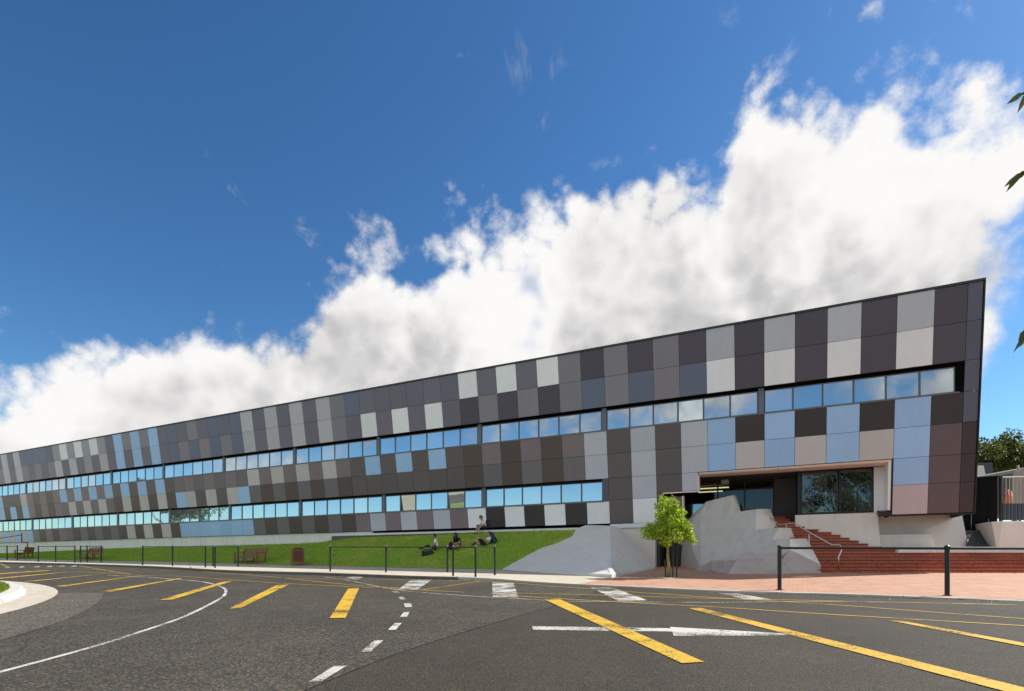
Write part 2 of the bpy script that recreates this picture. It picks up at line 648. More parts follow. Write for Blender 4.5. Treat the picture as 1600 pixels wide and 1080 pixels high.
M['kerb_pale'] = mat_concrete('kerb_pale', (0.58, 0.56, 0.51), (0.40, 0.37, 0.32), streak=0.4)
M['gutter'] = mat_concrete('gutter', (0.52, 0.48, 0.42), (0.44, 0.31, 0.16), streak=0.7)
M['brick_paving'] = mat_brick_paving('brick_paving', (0.54, 0.31, 0.205), (0.43, 0.21, 0.13), (0.28, 0.19, 0.15), 0.24, 0.12, R(28))
M['brick_riser'] = mat_brick_paving('brick_riser', (0.48, 0.115, 0.055), (0.37, 0.08, 0.038), (0.42, 0.28, 0.21), 0.23, 0.30, 0, 'riser', 0.003)
M['brick_tread'] = mat_brick_paving('brick_tread', (0.42, 0.10, 0.055), (0.34, 0.08, 0.042), (0.20, 0.12, 0.09), 0.23, 0.115, 0)
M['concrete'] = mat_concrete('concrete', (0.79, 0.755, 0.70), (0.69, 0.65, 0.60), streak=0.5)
M['concrete_streaked_shaded'] = mat_concrete('concrete_streaked_shaded', (0.64, 0.61, 0.565), (0.50, 0.47, 0.43), streak=0.55)  # darker copy for the mound's right facet: painted shade, plus real streaks
M['concrete_stained_shaded'] = mat_concrete('concrete_stained_shaded', (0.55, 0.525, 0.485), (0.41, 0.385, 0.35), streak=0.55)  # darker concrete for the parapet front: shade put into the colour, plus streaks
M['concrete_wall'] = mat_concrete('concrete_wall', (0.84, 0.82, 0.78), (0.66, 0.62, 0.57), streak=0.45)
M['concrete_raw'] = mat_concrete('concrete_raw', (0.49, 0.42, 0.385), (0.36, 0.30, 0.27), streak=0.7)
M['slab_pale'] = mat_concrete('slab_pale', (0.80, 0.79, 0.77), (0.6, 0.57, 0.55), streak=0.4)
M['stone_edge'] = mat_concrete('stone_edge', (0.15, 0.13, 0.13), (0.07, 0.06, 0.06), streak=0.8)
M['dry_ground'] = material('dry_ground', (0.40, 0.36, 0.27), 0.9, var=0.25, vscale=0.6, tint=(0.30, 0.29, 0.14))
M['lawn'] = mat_grass('lawn', (0.29, 0.46, 0.048), (0.56, 0.50, 0.10), 0.45)
M['island_grass'] = mat_grass('island_grass', (0.12, 0.21, 0.018), (0.32, 0.28, 0.04), 0.42)
M['black_metal'] = material('black_metal', (0.012, 0.012, 0.013), 0.38, spec=0.5)
M['stainless'] = material('stainless', (0.62, 0.61, 0.58), 0.28, 1.0)
M['galvanised'] = material('galvanised', (0.50, 0.49, 0.46), 0.45, 0.7, var=0.1)
M['frame_grey'] = material('frame_grey', (0.14, 0.16, 0.20), 0.4)
M['frame_black'] = material('frame_black', (0.010, 0.010, 0.012), 0.4)
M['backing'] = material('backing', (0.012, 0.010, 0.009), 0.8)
M['soffit_pink'] = material('soffit_pink', (0.90, 0.71, 0.62), 0.45, var=0.03)
M['reveal_white'] = material('reveal_white', (0.90, 0.87, 0.87), 0.55, var=0.03)
M['window_glass'] = mat_mirror_glass('window_glass', (0.82, 0.90, 0.92), (0.12, 0.16, 0.17), 0.62, blind=(0.50, 0.53, 0.53))
M['entry_glass'] = mat_clear_glass('entry_glass', (0.45, 0.47, 0.45), 0.02)
M['bay_glass'] = mat_clear_glass('bay_glass', (0.86, 0.88, 0.86), 0.055)
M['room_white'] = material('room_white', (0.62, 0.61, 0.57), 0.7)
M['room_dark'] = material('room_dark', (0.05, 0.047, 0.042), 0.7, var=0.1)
M['brown_wall'] = material('brown_wall', (0.085, 0.062, 0.052), 0.6, var=0.15, vscale=2)
M['dark_slate'] = material('dark_slate', (0.028, 0.027, 0.031), 0.45, var=0.08)
M['nosing_shadow'] = material('nosing_shadow', (0.115, 0.032, 0.02), 0.9)
M['fence_black'] = material('fence_black', (0.006, 0.006, 0.007), 0.9, spec=0.1)
M['timber'] = material('timber', (0.23, 0.078, 0.038), 0.5, var=0.25, vscale=30, rnd=0.12)
M['timber_grey'] = material('timber_grey', (0.25, 0.10, 0.072), 0.55, var=0.25, vscale=30, rnd=0.12)
M['rubber'] = material('rubber', (0.02, 0.02, 0.021), 0.7)


# ------------------------------------------------------------------ ground, road, kerbs, lawn
GS = 26 / 853                       # the site rises gently away from the camera


def G(y):
    return GS * max(-15.0, min(58.0, y))


def sstep(a, b, x):
    t = min(1.0, max(0.0, (x - a) / (b - a)))
    return t * t * (3 - 2 * t)


def road_z(x, y):                   # road surface, a kerb's height below the footpath on the left, nearly flush on the right
    return G(y) - (0.10 - 0.07 * sstep(-3, 2, x))


def chain(pts, n):
    """Catmull-Rom through 2D points"""
    out = []
    P = [pts[0]] + list(pts) + [pts[-1]]
    for i in range(1, len(P) - 2):
        p0, p1, p2, p3 = (np.array(P[j], float) for j in (i - 1, i, i + 1, i + 2))
        for k in range(n):
            t = k / n
            out.append(tuple(0.5 * ((2 * p1) + (p2 - p0) * t + (2 * p0 - 5 * p1 + 4 * p2 - p3) * t * t + (3 * p1 - p0 - 3 * p2 + p3) * t ** 3)))
    out.append(tuple(map(float, pts[-1])))
    return out


def sheet(name, poly, zf, mat, kind='structure', parent=None, cell=1.0):
    """flat polygon cut into small cells and draped on the height function zf"""
    bm = bmesh.new()
    vs = [bm.verts.new((x, y, 0)) for x, y in poly]
    bm.faces.new(vs)
    xs = [p[0] for p in poly]
    ys = [p[1] for p in poly]
    for lo, hi, ax in ((min(xs), max(xs), 0), (min(ys), max(ys), 1)):
        k = math.floor(lo / cell) + 1
        while k * cell < hi:
            co = [0, 0, 0]
            no = [0, 0, 0]
            co[ax] = k * cell
            no[ax] = 1
            bmesh.ops.bisect_plane(bm, geom=bm.verts[:] + bm.edges[:] + bm.faces[:], plane_co=co, plane_no=no)
            k += 1
    bmesh.ops.triangulate(bm, faces=[f for f in bm.faces if len(f.verts) > 4])
    for v in bm.verts:
        v.co.z = zf(v.co.x, v.co.y)
    bmesh.ops.recalc_face_normals(bm, faces=bm.faces)
    if sum(f.normal.z for f in bm.faces) < 0:
        bmesh.ops.reverse_faces(bm, faces=bm.faces)
    me = bpy.data.meshes.new(name)
    bm.to_mesh(me)
    bm.free()
    me.materials.append(mat)
    o = bpy.data.objects.new(name, me)
    col.objects.link(o)
    o.parent = parent
    if kind and parent is None:
        o['kind'] = kind
    return o


def strip(name, pts, w, zf, mat, parent=None, off=0.0):
    """band of width w along a 2D chain, draped"""
    mb = MB()
    P = [np.array(p, float) for p in pts]
    L, Rr = [], []
    for i in range(len(P)):
        t = P[min(i + 1, len(P) - 1)] - P[max(i - 1, 0)]
        t /= max(1e-9, np.hypot(*t))
        n = np.array([-t[1], t[0]])
        ww = w if not callable(w) else w(i / (len(P) - 1))
        a, b = P[i] + n * (ww / 2 + off), P[i] + n * (-ww / 2 + off)
        L.append((*a, zf(*a)))
        Rr.append((*b, zf(*b)))
    k = len(P)
    mb.add(L + Rr, [(i + k, i + 1 + k, i + 1, i) for i in range(k - 1)])
    return mb.build(name, mat, parent)


# the ground sheet reaches the horizon on every side
gm = MB()
gx = [-900, -300, -120, -80, -60, -40, -20, 0, 20, 40, 60, 120, 300, 900]
gy = [-900, -300, -120, -60, -15, 0, 15, 30, 45, 58, 75, 120, 300, 900]
gm.add([(x, y, G(y) - 0.36) for y in gy for x in gx],
       [(j * 14 + i, j * 14 + i + 1, (j + 1) * 14 + i + 1, (j + 1) * 14 + i) for j in range(13) for i in range(13)])
tag(gm.build('ground', M['dry_ground']), kind='structure')

KERB = chain([(-60, 46.5), (-46, 41.2)] + [(-33.46, 35.677), (-25.793, 32.355), (-18.667, 28.433), (-13.143, 24.371), (-10.195, 22.885), (-7.674, 21.821), (-3.667, 19.548), (-1.078, 18.398), (1.128, 16.039), (3.385, 14.435), (5.5, 13.032), (7.526, 12.346), (9.277, 11.305), (10.046, 10.847)] + [(13.5, 9.6), (20, 8.6), (40, 8)], 6)
road_poly = [(-60, -30), (40, -30)] + KERB[::-1]
sheet('road', road_poly, road_z, M['asphalt_old'], cell=1.5)

# newer bitumen joined on the right, edge of the older coarser one
SEAM = chain([(-1.68, 4.444), (-1.328, 5.663), (-0.814, 6.94), (0.0, 8.64), (0.703, 9.988), (1.116, 11.072), (1.523, 11.919), (2.09, 13.204), (3.042, 14.829)], 5)
k0 = min(range(len(KERB)), key=lambda i: (KERB[i][0] - SEAM[-1][0]) ** 2 + (KERB[i][1] - SEAM[-1][1]) ** 2)
new_poly = [(-2.2, 3.2), (-3.4, 0), (-6, -12), (36, -12), (38, 7.4)] + [(x, y - 0.12) for x, y in KERB[::-1] if x < 38 and x > KERB[k0][0] + 0.25] + SEAM[::-1]
sheet('bitumen_patch', new_poly, lambda x, y: road_z(x, y) + 0.004, M['asphalt_new'], cell=1.5)
strip('bitumen_joint', SEAM, 0.02, lambda x, y: road_z(x, y) + 0.008, material('joint_tar', (0.02, 0.018, 0.014), 0.5))['kind'] = 'structure'

# roundabout island: gutter apron, kerb ring, domed grass
IC, IR = np.array((-25.001, 2.655)), 17.527


def ring(r0, r1, a0, a1, n, zf0, zf1):
    mb = MB()
    A = np.linspace(a0, a1, n)
    p0 = [(IC[0] + r0 * math.cos(a), IC[1] + r0 * math.sin(a)) for a in A]
    p1 = [(IC[0] + r1 * math.cos(a), IC[1] + r1 * math.sin(a)) for a in A]
    mb.add([(*p, zf0(*p)) for p in p0] + [(*p, zf1(*p)) for p in p1], [(i, i + n, i + 1 + n, i + 1) for i in range(n - 1)])
    return mb


A0, A1 = -math.pi, math.pi
RZ = lambda h: (lambda x, y: road_z(x, y) + h)
sheet('chip_seal_apron', chain([(-6.331, 6.28), (-6.443, 6.87), (-6.719, 7.667), (-7.19, 8.824), (-8.012, 10.339), (-8.846, 11.698), (-9.722, 12.957), (-10.389, 13.74), (-11.328, 13.648)], 4)
      + [(-16, 15.0), (-20, 8), (-14, 4.0)], RZ(0.006), M['chip_seal'], cell=1.5)
g = ring(IR, IR - 0.62, A0, A1, 140, RZ(0.012), RZ(0.02))
tag(g.build('gutter', M['gutter']), kind='structure')
isl = empty('roundabout_island', (IC[0], IC[1], G(IC[1])))
isl['kind'] = 'structure'
loc = Vector(isl.location)
for i in range(24):                 # the kerb is cast in lengths with open joints
    a, b = A0 + 2 * math.pi * i / 24 + 0.0012, A0 + 2 * math.pi * (i + 1) / 24 - 0.0012
    mb = MB()
    rr = [IR - 0.60, IR - 0.66, IR - 0.72, IR - 0.92, IR - 0.93]
    hh = [0.0, 0.10, 0.135, 0.14, 0.0]
    n = 7
    vs, fs = [], []
    for j in range(n):
        w = a + (b - a) * j / (n - 1)
        for r_, h_ in zip(rr, hh):
            x, y = IC[0] + r_ * math.cos(w), IC[1] + r_ * math.sin(w)
            vs.append((x - loc.x, y - loc.y, road_z(x, y) + h_ - loc.z))
    for j in range(n - 1):
        for q in range(4):
            fs.append((j * 5 + q, j * 5 + q + 1, (j + 1) * 5 + q + 1, (j + 1) * 5 + q))
    fs += [tuple(range(5)), tuple((n - 1) * 5 + q for q in range(4, -1, -1))]
    mb.add(vs, fs)
    mb.build('kerb_stone', M['kerb_pale'], isl)
mb = MB()
NR = 20
for j in range(NR + 1):
    r_ = (IR - 0.92) * j / NR
    for k in range(96):
        w = 2 * math.pi * k / 96
        x, y = IC[0] + r_ * math.cos(w), IC[1] + r_ * math.sin(w)
        h_ = 0.13 + 0.35 * (1 - (j / NR) ** 2)
        mb.v.append((x - loc.x, y - loc.y, road_z(x, y) + h_ - loc.z))
for j in range(NR):
    for k in range(96):
        mb.f.append((j * 96 + k, (j + 1) * 96 + k, (j + 1) * 96 + (k + 1) % 96, j * 96 + (k + 1) % 96))
        mb.m.append(0)
isl_grass = mb.build('grass', M['island_grass'], isl, smooth=True, normals=False)


def island_z(x, y):
    r_ = math.hypot(x - IC[0], y - IC[1]) / (IR - 0.92)
    return road_z(x, y) + 0.13 + 0.35 * (1 - r_ ** 2)


# footpath, brick forecourt, kerb
LF = chain([(-62, 56.5)] + [(-44.0, 46.915), (-31.167, 39.096), (-24.157, 36.796), (-18.071, 33.511), (-13.705, 30.764), (-10.312, 29.322), (-4.958, 26.431), (-0.437, 24.823)], 6)
B0, B1, B2 = (1.70, 15.42), (3.36, 18.2), (3.5, 18.6)
kp = min(range(len(KERB)), key=lambda i: (KERB[i][0] - B0[0]) ** 2 + (KERB[i][1] - B0[1]) ** 2)
KPATH = KERB[:kp + 1]
KBRICK = KERB[kp:]
sheet('footpath', [(x, y + 0.14) for x, y in KPATH] + [B1, (3.2, 20.0), (1.4, 24.0)] + LF[::-1], lambda x, y: G(y), M['footpath'], cell=1.5)
# brick forecourt
sheet('brick_forecourt', [(x, y + 0.10) for x, y in KBRICK if x < 32] + [(32, 21.9), (12.0, 22.2), (9.0, 25.5), (9.5, 30.4), (6.0, 30.4), (5.6, 26.2), (4.0, 20.6), B1], lambda x, y: G(y) + 0.001, M['brick_paving'], cell=1.5)


def kerb_run(name, pts, width, h_in, mat, piece, chamfer=0.02):
    root = empty(name, (pts[0][0], pts[0][1], G(pts[0][1])))
    root['kind'] = 'structure'
    L0 = Vector(root.location)
    acc, cur = 0.0, [pts[0]]
    for p, q in zip(pts[:-1], pts[1:]):
        acc += math.hypot(q[0] - p[0], q[1] - p[1])
        cur.append(q)
        if acc >= piece or q == pts[-1]:
            mb = MB()
            vs, fs = [], []
            m = len(cur)
            for i, c in enumerate(cur):
                a, b = cur[max(0, i - 1)], cur[min(m - 1, i + 1)]
                t = np.array([b[0] - a[0], b[1] - a[1]], float)
                t /= np.hypot(*t)
                nrm = np.array([-t[1], t[0]])
                e = t * (0.006 if i == 0 else -0.006 if i == m - 1 else 0)
                for o_, h_ in ((0, -0.14), (0, h_in - chamfer), (chamfer, h_in + 0.002), (width, h_in + 0.003), (width, -0.14)):
                    x, y = c[0] + nrm[0] * o_ + e[0], c[1] + nrm[1] * o_ + e[1]
                    vs.append((x - L0.x, y - L0.y, G(y) + h_ - L0.z))
            for i in range(m - 1):
                for k in range(5):
                    fs.append((i * 5 + k, i * 5 + (k + 1) % 5, (i + 1) * 5 + (k + 1) % 5, (i + 1) * 5 + k))
            fs += [tuple(range(4, -1, -1)), tuple((m - 1) * 5 + k for k in range(5))]
            mb.add(vs, fs)
            mb.build('kerb_stone', mat, root)
            acc, cur = 0.0, [q]
    return root


ks = [i for i, p in enumerate(KERB) if p[0] > -1.9][0]
kerb_run('kerb', [p for p in KERB[:ks + 1]], 0.15, 0.0, M['kerb_dark'], 2.4)
kerb_run('pale_kerb', [p for p in KERB[ks:] if p[0] < 34], 0.13, 0.0, M['kerb_pale'], 2.4, 0.008)

# lawn bank: ruled between the footpath edge and the foot of the building
D1 = Vector((-0.89792303, 0.44015251, 0.0))
UP = Vector((-0.06199697, -0.12647549, 0.99003047))
NN = Vector((0.43576439, 0.88897116, 0.14085338))
NH = Vector((0.44015, 0.89792, 0.0))
O = Vector((18.15704772, 21.89205685, 3.07895126))
W = 1.2134


def FP(u, v, w=0.0):
    return O + D1 * u + UP * v + NN * w


def VP_(u, z, off):                 # vertical planes parallel to the facade
    p = O + D1 * u + NH * off
    return Vector((p.x, p.y, z))


BACK = []                           # foot of the bank: (u, distance in front of the facade foot, height)
for u, off, z in ((95, 0.1, 1.75), (76.4, 0.1, 1.95), (66, 0.1, 2.12), (59, 0.1, 2.24), (45, 0.1, 2.32), (36.5, 0.1, 2.36), (34, 0.0, 2.43), (32.4, -0.9, 2.54),
                  (30.5, -1.3, 2.60), (26, -1.35, 2.64), (20, -1.2, 2.69), (15.6, -0.8, 2.76)):
    p = VP_(u, z, off)
    BACK.append((p.x, p.y, z))


def resample(pts, n):
    P = np.array(pts, float)
    s = np.r_[0, np.cumsum(np.linalg.norm(np.diff(P[:, :2], axis=0), axis=1))]
    q = np.linspace(0, s[-1], n)
    return np.stack([np.interp(q, s, P[:, k]) for k in range(P.shape[1])], 1)


NU, NV = 150, 26
fr = resample([(x, y, G(y)) for x, y in LF], NU)
bk = resample(BACK, NU)
mb = MB()
for j in range(NV):
    t = j / (NV - 1)
    for i in range(NU):
        p = fr[i] * (1 - t) + bk[i] * t
        e = 0.62 * t + 0.38 * (1 - (1 - t) ** 2) if i > NU * 0.55 else t
        w_ = sstep(0.45, 0.7, i / NU)
        prof = (1 - w_) * (0.25 * t + 0.75 * sstep(0, 1, t)) + w_ * (0.8 * t + 0.2 * sstep(0, 1, t))
        z = fr[i][2] * (1 - prof) + bk[i][2] * prof + 0.012 + 0.03 * math.sin(p[0] * 0.9) * math.sin(p[1] * 1.3 + 1) * 4 * t * (1 - t)
        mb.v.append((p[0], p[1], z))
for j in range(NV - 1):
    for i in range(NU - 1):
        mb.f.append((j * NU + i, j * NU + i + 1, (j + 1) * NU + i + 1, (j + 1) * NU + i))
        mb.m.append(0)
lawn = mb.build('lawn', M['lawn'], smooth=True)
lawn['kind'] = 'structure'
lawn_bvh = BVHTree.FromPolygons([Vector(v) for v in mb.v], mb.f)


def lawn_z(x, y):
    h = lawn_bvh.ray_cast(Vector((x, y, 20)), Vector((0, 0, -1)))
    return h[0].z if h[0] else G(y)


# ------------------------------------------------------------------ painted markings
def mark_root(name, label):
    r_ = empty(name)
    r_['kind'] = 'structure'
    return r_


YB = [[(-21.622, 23.054), (-22.071, 26.112), (-21.612, 25.463), (-21.053, 22.447)], [(-18.75, 19.992), (-19.875, 24.606), (-19.943, 24.966), (-18.113, 19.313)], [(-15.91, 17.648), (-16.945, 22.497), (-16.982, 22.848), (-15.683, 17.648)], [(-13.228, 15.748), (-14.449, 20.89), (-14.5, 21.325), (-12.905, 15.748)], [(-10.499, 13.87), (-11.977, 19.572), (-11.862, 19.685), (-10.228, 13.908)], [(-7.649, 11.847), (-9.429, 17.833), (-9.239, 18.021), (-7.424, 11.944)], [(-5.293, 10.216), (-7.01, 16.248), (-6.745, 16.51), (-5.131, 10.298)], [(-2.974, 8.901), (-4.498, 14.987), (-4.218, 15.053), (-2.723, 8.935)], [(0.668, 11.396), (0.998, 11.347), (1.843, 5.239), (1.612, 5.188)], [(3.127, 9.736), (3.367, 9.736), (4.053, 4.067), (3.812, 3.871)], [(5.603, 8.1), (5.764, 8.1), (5.89, 5.842), (5.683, 5.637)]]
WB = [[(-6.082, 19.876), (-5.988, 20.679), (-5.568, 20.472), (-5.372, 18.782)], [(-3.481, 18.851), (-2.761, 18.844), (-2.543, 14.708), (-3.065, 14.728)], [(-0.618, 16.994), (0.049, 16.595), (0.14, 11.982), (-0.429, 12.208)], [(2.084, 14.604), (2.665, 14.386), (2.766, 11.13), (2.141, 11.028)], [(4.819, 12.767), (5.238, 12.767), (5.379, 11.274), (4.862, 11.208)], [(-26.764, 28.753), (-27.847, 30.106), (-27.618, 30.106), (-26.38, 28.592)], [(-26.527, 29.33), (-27.64, 30.739), (-27.423, 30.739), (-26.194, 29.246)], [(-25.942, 29.584), (-27.055, 31.018), (-26.8, 31.018), (-25.517, 29.414)], [(-25.694, 30.106), (-26.732, 31.495), (-26.492, 31.495), (-25.263, 29.93)], [(-25.321, 30.464), (-26.273, 31.789), (-26.012, 31.789), (-24.852, 30.284)], [(-24.679, 30.464), (-25.763, 31.988), (-25.463, 31.988), (-24.213, 30.284)]]
DASH = [[(-3.133, 14.217), (-3.008, 14.256), (-2.792, 13.608), (-2.905, 13.539)], [(-2.628, 12.594), (-2.515, 12.618), (-2.337, 12.009), (-2.443, 11.976)], [(-2.208, 11.143), (-2.066, 11.151), (-1.916, 10.478), (-2.046, 10.451)], [(-1.852, 9.028), (-1.918, 9.68), (-1.817, 9.687), (-1.736, 9.03)], [(-1.731, 7.613), (-1.777, 8.283), (-1.672, 8.291), (-1.624, 7.613)], [(-1.674, 6.049), (-1.706, 6.767), (-1.595, 6.77), (-1.57, 6.058)], [(-1.757, 4.729), (-1.74, 5.338), (-1.618, 5.348), (-1.654, 4.733)]]
ARROW = [[(0.279, 7.688), (2.158, 7.364), (2.077, 7.087), (0.285, 7.37)], [(2.17, 7.495), (3.659, 6.86), (3.256, 6.774), (2.003, 6.755)]]
YL = [[(1.056, 15.007), (2.786, 13.204), (4.205, 11.798), (5.104, 11.079), (6.185, 10.146), (6.713, 9.543), (7.251, 8.925), (8.01, 8.134)], [(-0.515, 12.909), (0.819, 11.644), (2.26, 10.71), (3.713, 9.896), (5.054, 8.925), (7.358, 7.472)], [(-0.483, 13.299), (0.89, 12.649), (2.807, 11.974), (4.305, 11.475), (6.677, 10.953), (7.542, 10.722), (9.473, 10.254)], [(-25.152, 31.69), (-15.226, 22.013), (-12.661, 20.89), (-7.755, 17.408), (-5.023, 15.87), (-2.762, 14.722), (-1.174, 13.533)], [(-13.99, 24.606), (-9.194, 20.637), (-5.132, 16.644), (-2.802, 14.939)], [(-7.675, 19.313), (-5.597, 19.097), (-3.516, 18.747), (-1.02, 17.751), (1.057, 15.03)], [(-2.377, 14.586), (-1.018, 17.719)], [(-19.806, 24.845), (-16.698, 22.899), (-15.207, 22.06)], [(-33.103, 35.297), (-27.812, 30.106)]]
WL = [[(-16.136, 21.779), (-14.182, 20.679), (-12.86, 19.837), (-11.6, 18.956), (-10.389, 18.085), (-9.187, 16.78), (-8.156, 15.392), (-7.617, 14.519), (-7.074, 13.468), (-6.637, 12.483), (-6.057, 10.889), (-5.446, 8.995), (-5.109, 7.45), (-4.949, 6.57), (-4.863, 5.751), (-4.824, 5.144), (-4.789, 4.59)], [(-7.067, 20.554), (-5.822, 18.956), (-3.633, 15.416), (-2.653, 14.146), (-0.88, 12.506), (0.787, 11.194)], [(1.085, 11.013), (2.534, 10.806), (4.027, 10.734), (6.129, 10.891), (9.284, 10.42)], [(-22.5, 27.815), (-19.792, 26.587), (-18.247, 26.381)]]

rm = mark_root('road_markings', '')
for nm, quads, mt, h_ in (('yellow_bar', YB, 'yellow_paint', 0.0115), ('white_block', WB, 'white_worn', 0.0075), ('white_dash', DASH, 'white_paint', 0.0075), ('arrow', ARROW, 'white_paint', 0.0085)):
    for qi, q in enumerate(quads):
        sheet(nm, q, RZ(h_ + 0.0001 * qi), M[mt], parent=rm, cell=2.0)
for qi, q in enumerate(YL):
    strip('yellow_line', chain(q, 8), 0.085, RZ(0.0095 + 0.0002 * qi), M['yellow_line_paint'], rm)
for qi, q in enumerate(WL):
    strip('white_line', chain(q, 8), 0.07 if qi == 0 else 0.05, RZ(0.0068 + 0.0002 * qi), M['white_paint'], rm)


# ------------------------------------------------------------------ the school building
EF = 0.52                           # light that reaches the shaded facade: panel colours below are as seen, divided by this


def panel_mat(key, rgb):
    c = lin(rgb)
    y = 0.25 * c[0] + 0.6 * c[1] + 0.15 * c[2]
    k = ((y - 0.012) / EF if y < 0.30 else 0.288 / EF + (y - 0.30) * 0.66) / y
    alb = tuple(min(0.93, v * k * t_) for v, t_ in zip(c, (0.99, 0.98, 1.05)))
    return material('panel_' + key, alb, 0.42, spec=0.4, var=0.03, vscale=1.7, rnd=0.07, streak=0.05, bump=0.0015, bscale=1.6)


PM = {k: panel_mat(n, c) for k, n, c in (
    ('D', 'aubergine', (70, 64, 72)), ('d', 'charcoal', (92, 88, 97)), ('g', 'grey', (107, 103, 107)), ('b', 'slate', (83, 89, 104)),
    ('L', 'light_grey', (152, 155, 158)), ('l', 'stone_grey', (148, 146, 146)), ('m', 'mid_grey', (125, 124, 124)), ('W', 'white', (236, 237, 237)),
    ('B', 'blue', (136, 166, 200)), ('T', 'taupe', (106, 94, 94)), ('K', 'brown', (76, 64, 59)), ('k', 'black_brown', (58, 51, 51)),
    ('q', 'umber', (84, 76, 75)), ('G', 'warm_grey', (156, 152, 147)), ('Q', 'plum_brown', (86, 73, 74)), ('P', 'pink_grey', (152, 139, 138)),
    ('e', 'end_slate', (76, 77, 88)), ('f', 'end_brown', (62, 51, 53)), ('x', 'graphite', (94, 88, 89)))}
NC = 68
rows = {
    #      0         1         2         3         4         5         6
    #      0123456789012345678901234567890123456789012345678901234567890123456 7
    'U1': 'DLDLDLDLDgDgDgWdWdWddddddbgldldldlbdbdgdbdBgBgBdmWmWmWmbbbbblblbdddd',
    'U2': 'DWDWDWDWbgbgbgDgDgDdWdWdWdgldldldlbgbgbgbdBdBdBdldmdldlgdgdgldlgdldd',
    'M1': 'kBkBkBkBLqLqLTKTKTKqBqBqBqTGTGTGTGxTxTxTxqBqBqBqBTBTBTBTqTqTGqqqBqBq',
    'M2': 'QBGBGBGBLqLqLxKxKxKqqqqqqqKxKxKxKxBGqGqGBKGKGKGKxGxGxGxTKTKTBKBKBKBK',
    'LW': '............WkWkWkWTLTLTLTKxKxKxKxBBBBBBBKGKGKGKxKxKxKxTKTKTBGBGBGBG',
}
VR = {'U1': (7.36, 8.76), 'U2': (5.91, 7.36), 'M1': (3.555, 4.73), 'M2': (2.325, 3.555), 'LW': (0.0, 1.155), 'R3': (1.22, 2.325), 'R4': (0.0, 1.22)}
LONE = 57                           # columns nearer than this are single panels, the far end is one field

bl = O + D1 * 30
school = empty('school_building', (bl.x, bl.y, G(bl.y)))
tag(school, 'long leaning school building clad in grey, white, blue and brown checkered panels', 'building')
SL = Vector(school.location)


def rel(p):
    return Vector(p) - SL


def plate(mb, u0, u1, v0, v1, w0, w1, mi=0):
    """slab in the leaning plane of the facade"""
    p = [rel(FP(u, v, w)) for v, w, uu in ((v0, w0, (u1, u0)), (v0, w1, (u0, u1)), (v1, w0, (u1, u0)), (v1, w1, (u0, u1))) for u in uu]
    return mb.hexa(p, mi)


def vbox(mb, u0, u1, z0, z1, o0, o1, mi=0):
    """upright slab parallel to the facade"""
    p = [rel(VP_(u, z, o)) for z in (z0, z1) for o, uu in ((o0, (u1, u0)), (o1, (u0, u1))) for u in uu]
    return mb.hexa(p, mi)


TH = 0.03
END = NC * W
bands = {}
for nm, parts in (('upper_cladding', [(-0.29, END, 5.93, 8.75)]), ('middle_cladding', [(-0.29, END, 2.345, 4.71)]),
                  ('lower_cladding', [(12 * W, END, 0.02, 1.135), (9.75 * W, 12 * W - 0.001, 0.02, 2.343), (8.36 * W, 9.749 * W, 1.46, 2.343), (-0.29, 2.0 * W, 0.02, 2.343),
                                      (8.98 * W, 9.748 * W, 0.02, 1.22)])):
    mb = MB()
    for u0, u1, v0, v1 in parts:
        plate(mb, u0 + 0.004, u1 - 0.004, v0, v1, TH + 0.002, 0.42)
    bands[nm] = mb.build(nm, M['backing'], school)

panel_cache = {}
PROT = Matrix((D1, UP, NN)).transposed().to_euler()


def panel(u0, u1, v0, v1, key, band, w=0.0):
    gap = 0.007
    sz = (round(u1 - u0 - 2 * gap, 4), round(v1 - v0 - 2 * gap, 4), key)
    if sz not in panel_cache:
        mb = MB()
        a, b = sz[0] / 2, sz[1] / 2
        c = 0.004
        vs = [(-a, -b, TH), (a, -b, TH), (a, b, TH), (-a, b, TH), (-a, -b, c), (a, -b, c), (a, b, c), (-a, b, c),
              (-a + c, -b + c, 0), (a - c, -b + c, 0), (a - c, b - c, 0), (-a + c, b - c, 0)]
        fs = [(0, 1, 2, 3), (8, 11, 10, 9)] + [(i, i + 4, (i + 1) % 4 + 4, (i + 1) % 4) for i in range(4)] + [(i + 4, i + 8, (i + 1) % 4 + 8, (i + 1) % 4 + 4) for i in range(4)]
        mb.add(vs, fs)
        panel_cache[sz] = mb.mesh('panel', PM[key])
    o = bpy.data.objects.new('panel', panel_cache[sz])
    col.objects.link(o)
    o.parent = bands[band]
    o.location = rel(FP((u0 + u1) / 2, (v0 + v1) / 2, w + random.uniform(-0.002, 0.002)))
    o.rotation_euler = PROT
    return o


far = MB()
keys = list(PM)
for rk, s in rows.items():
    v0, v1 = VR[rk]
    band = 'upper_cladding' if rk[0] == 'U' else 'middle_cladding' if rk[0] == 'M' else 'lower_cladding'
    for c, key in enumerate(s):
        if key == '.':
            continue
        u0, u1 = c * W, (c + 1) * W
        if c == 0:
            u0 = 0.19
        if c < LONE:
            panel(u0, u1, v0, v1, key, band)
        else:
            plate(far, u0 + 0.007, u1 - 0.007, v0 + 0.007, v1 - 0.007, 0, TH, keys.index(key))
fo = far.build('far_panels', [PM[k] for k in keys], school)
fo['kind'] = 'stuff'
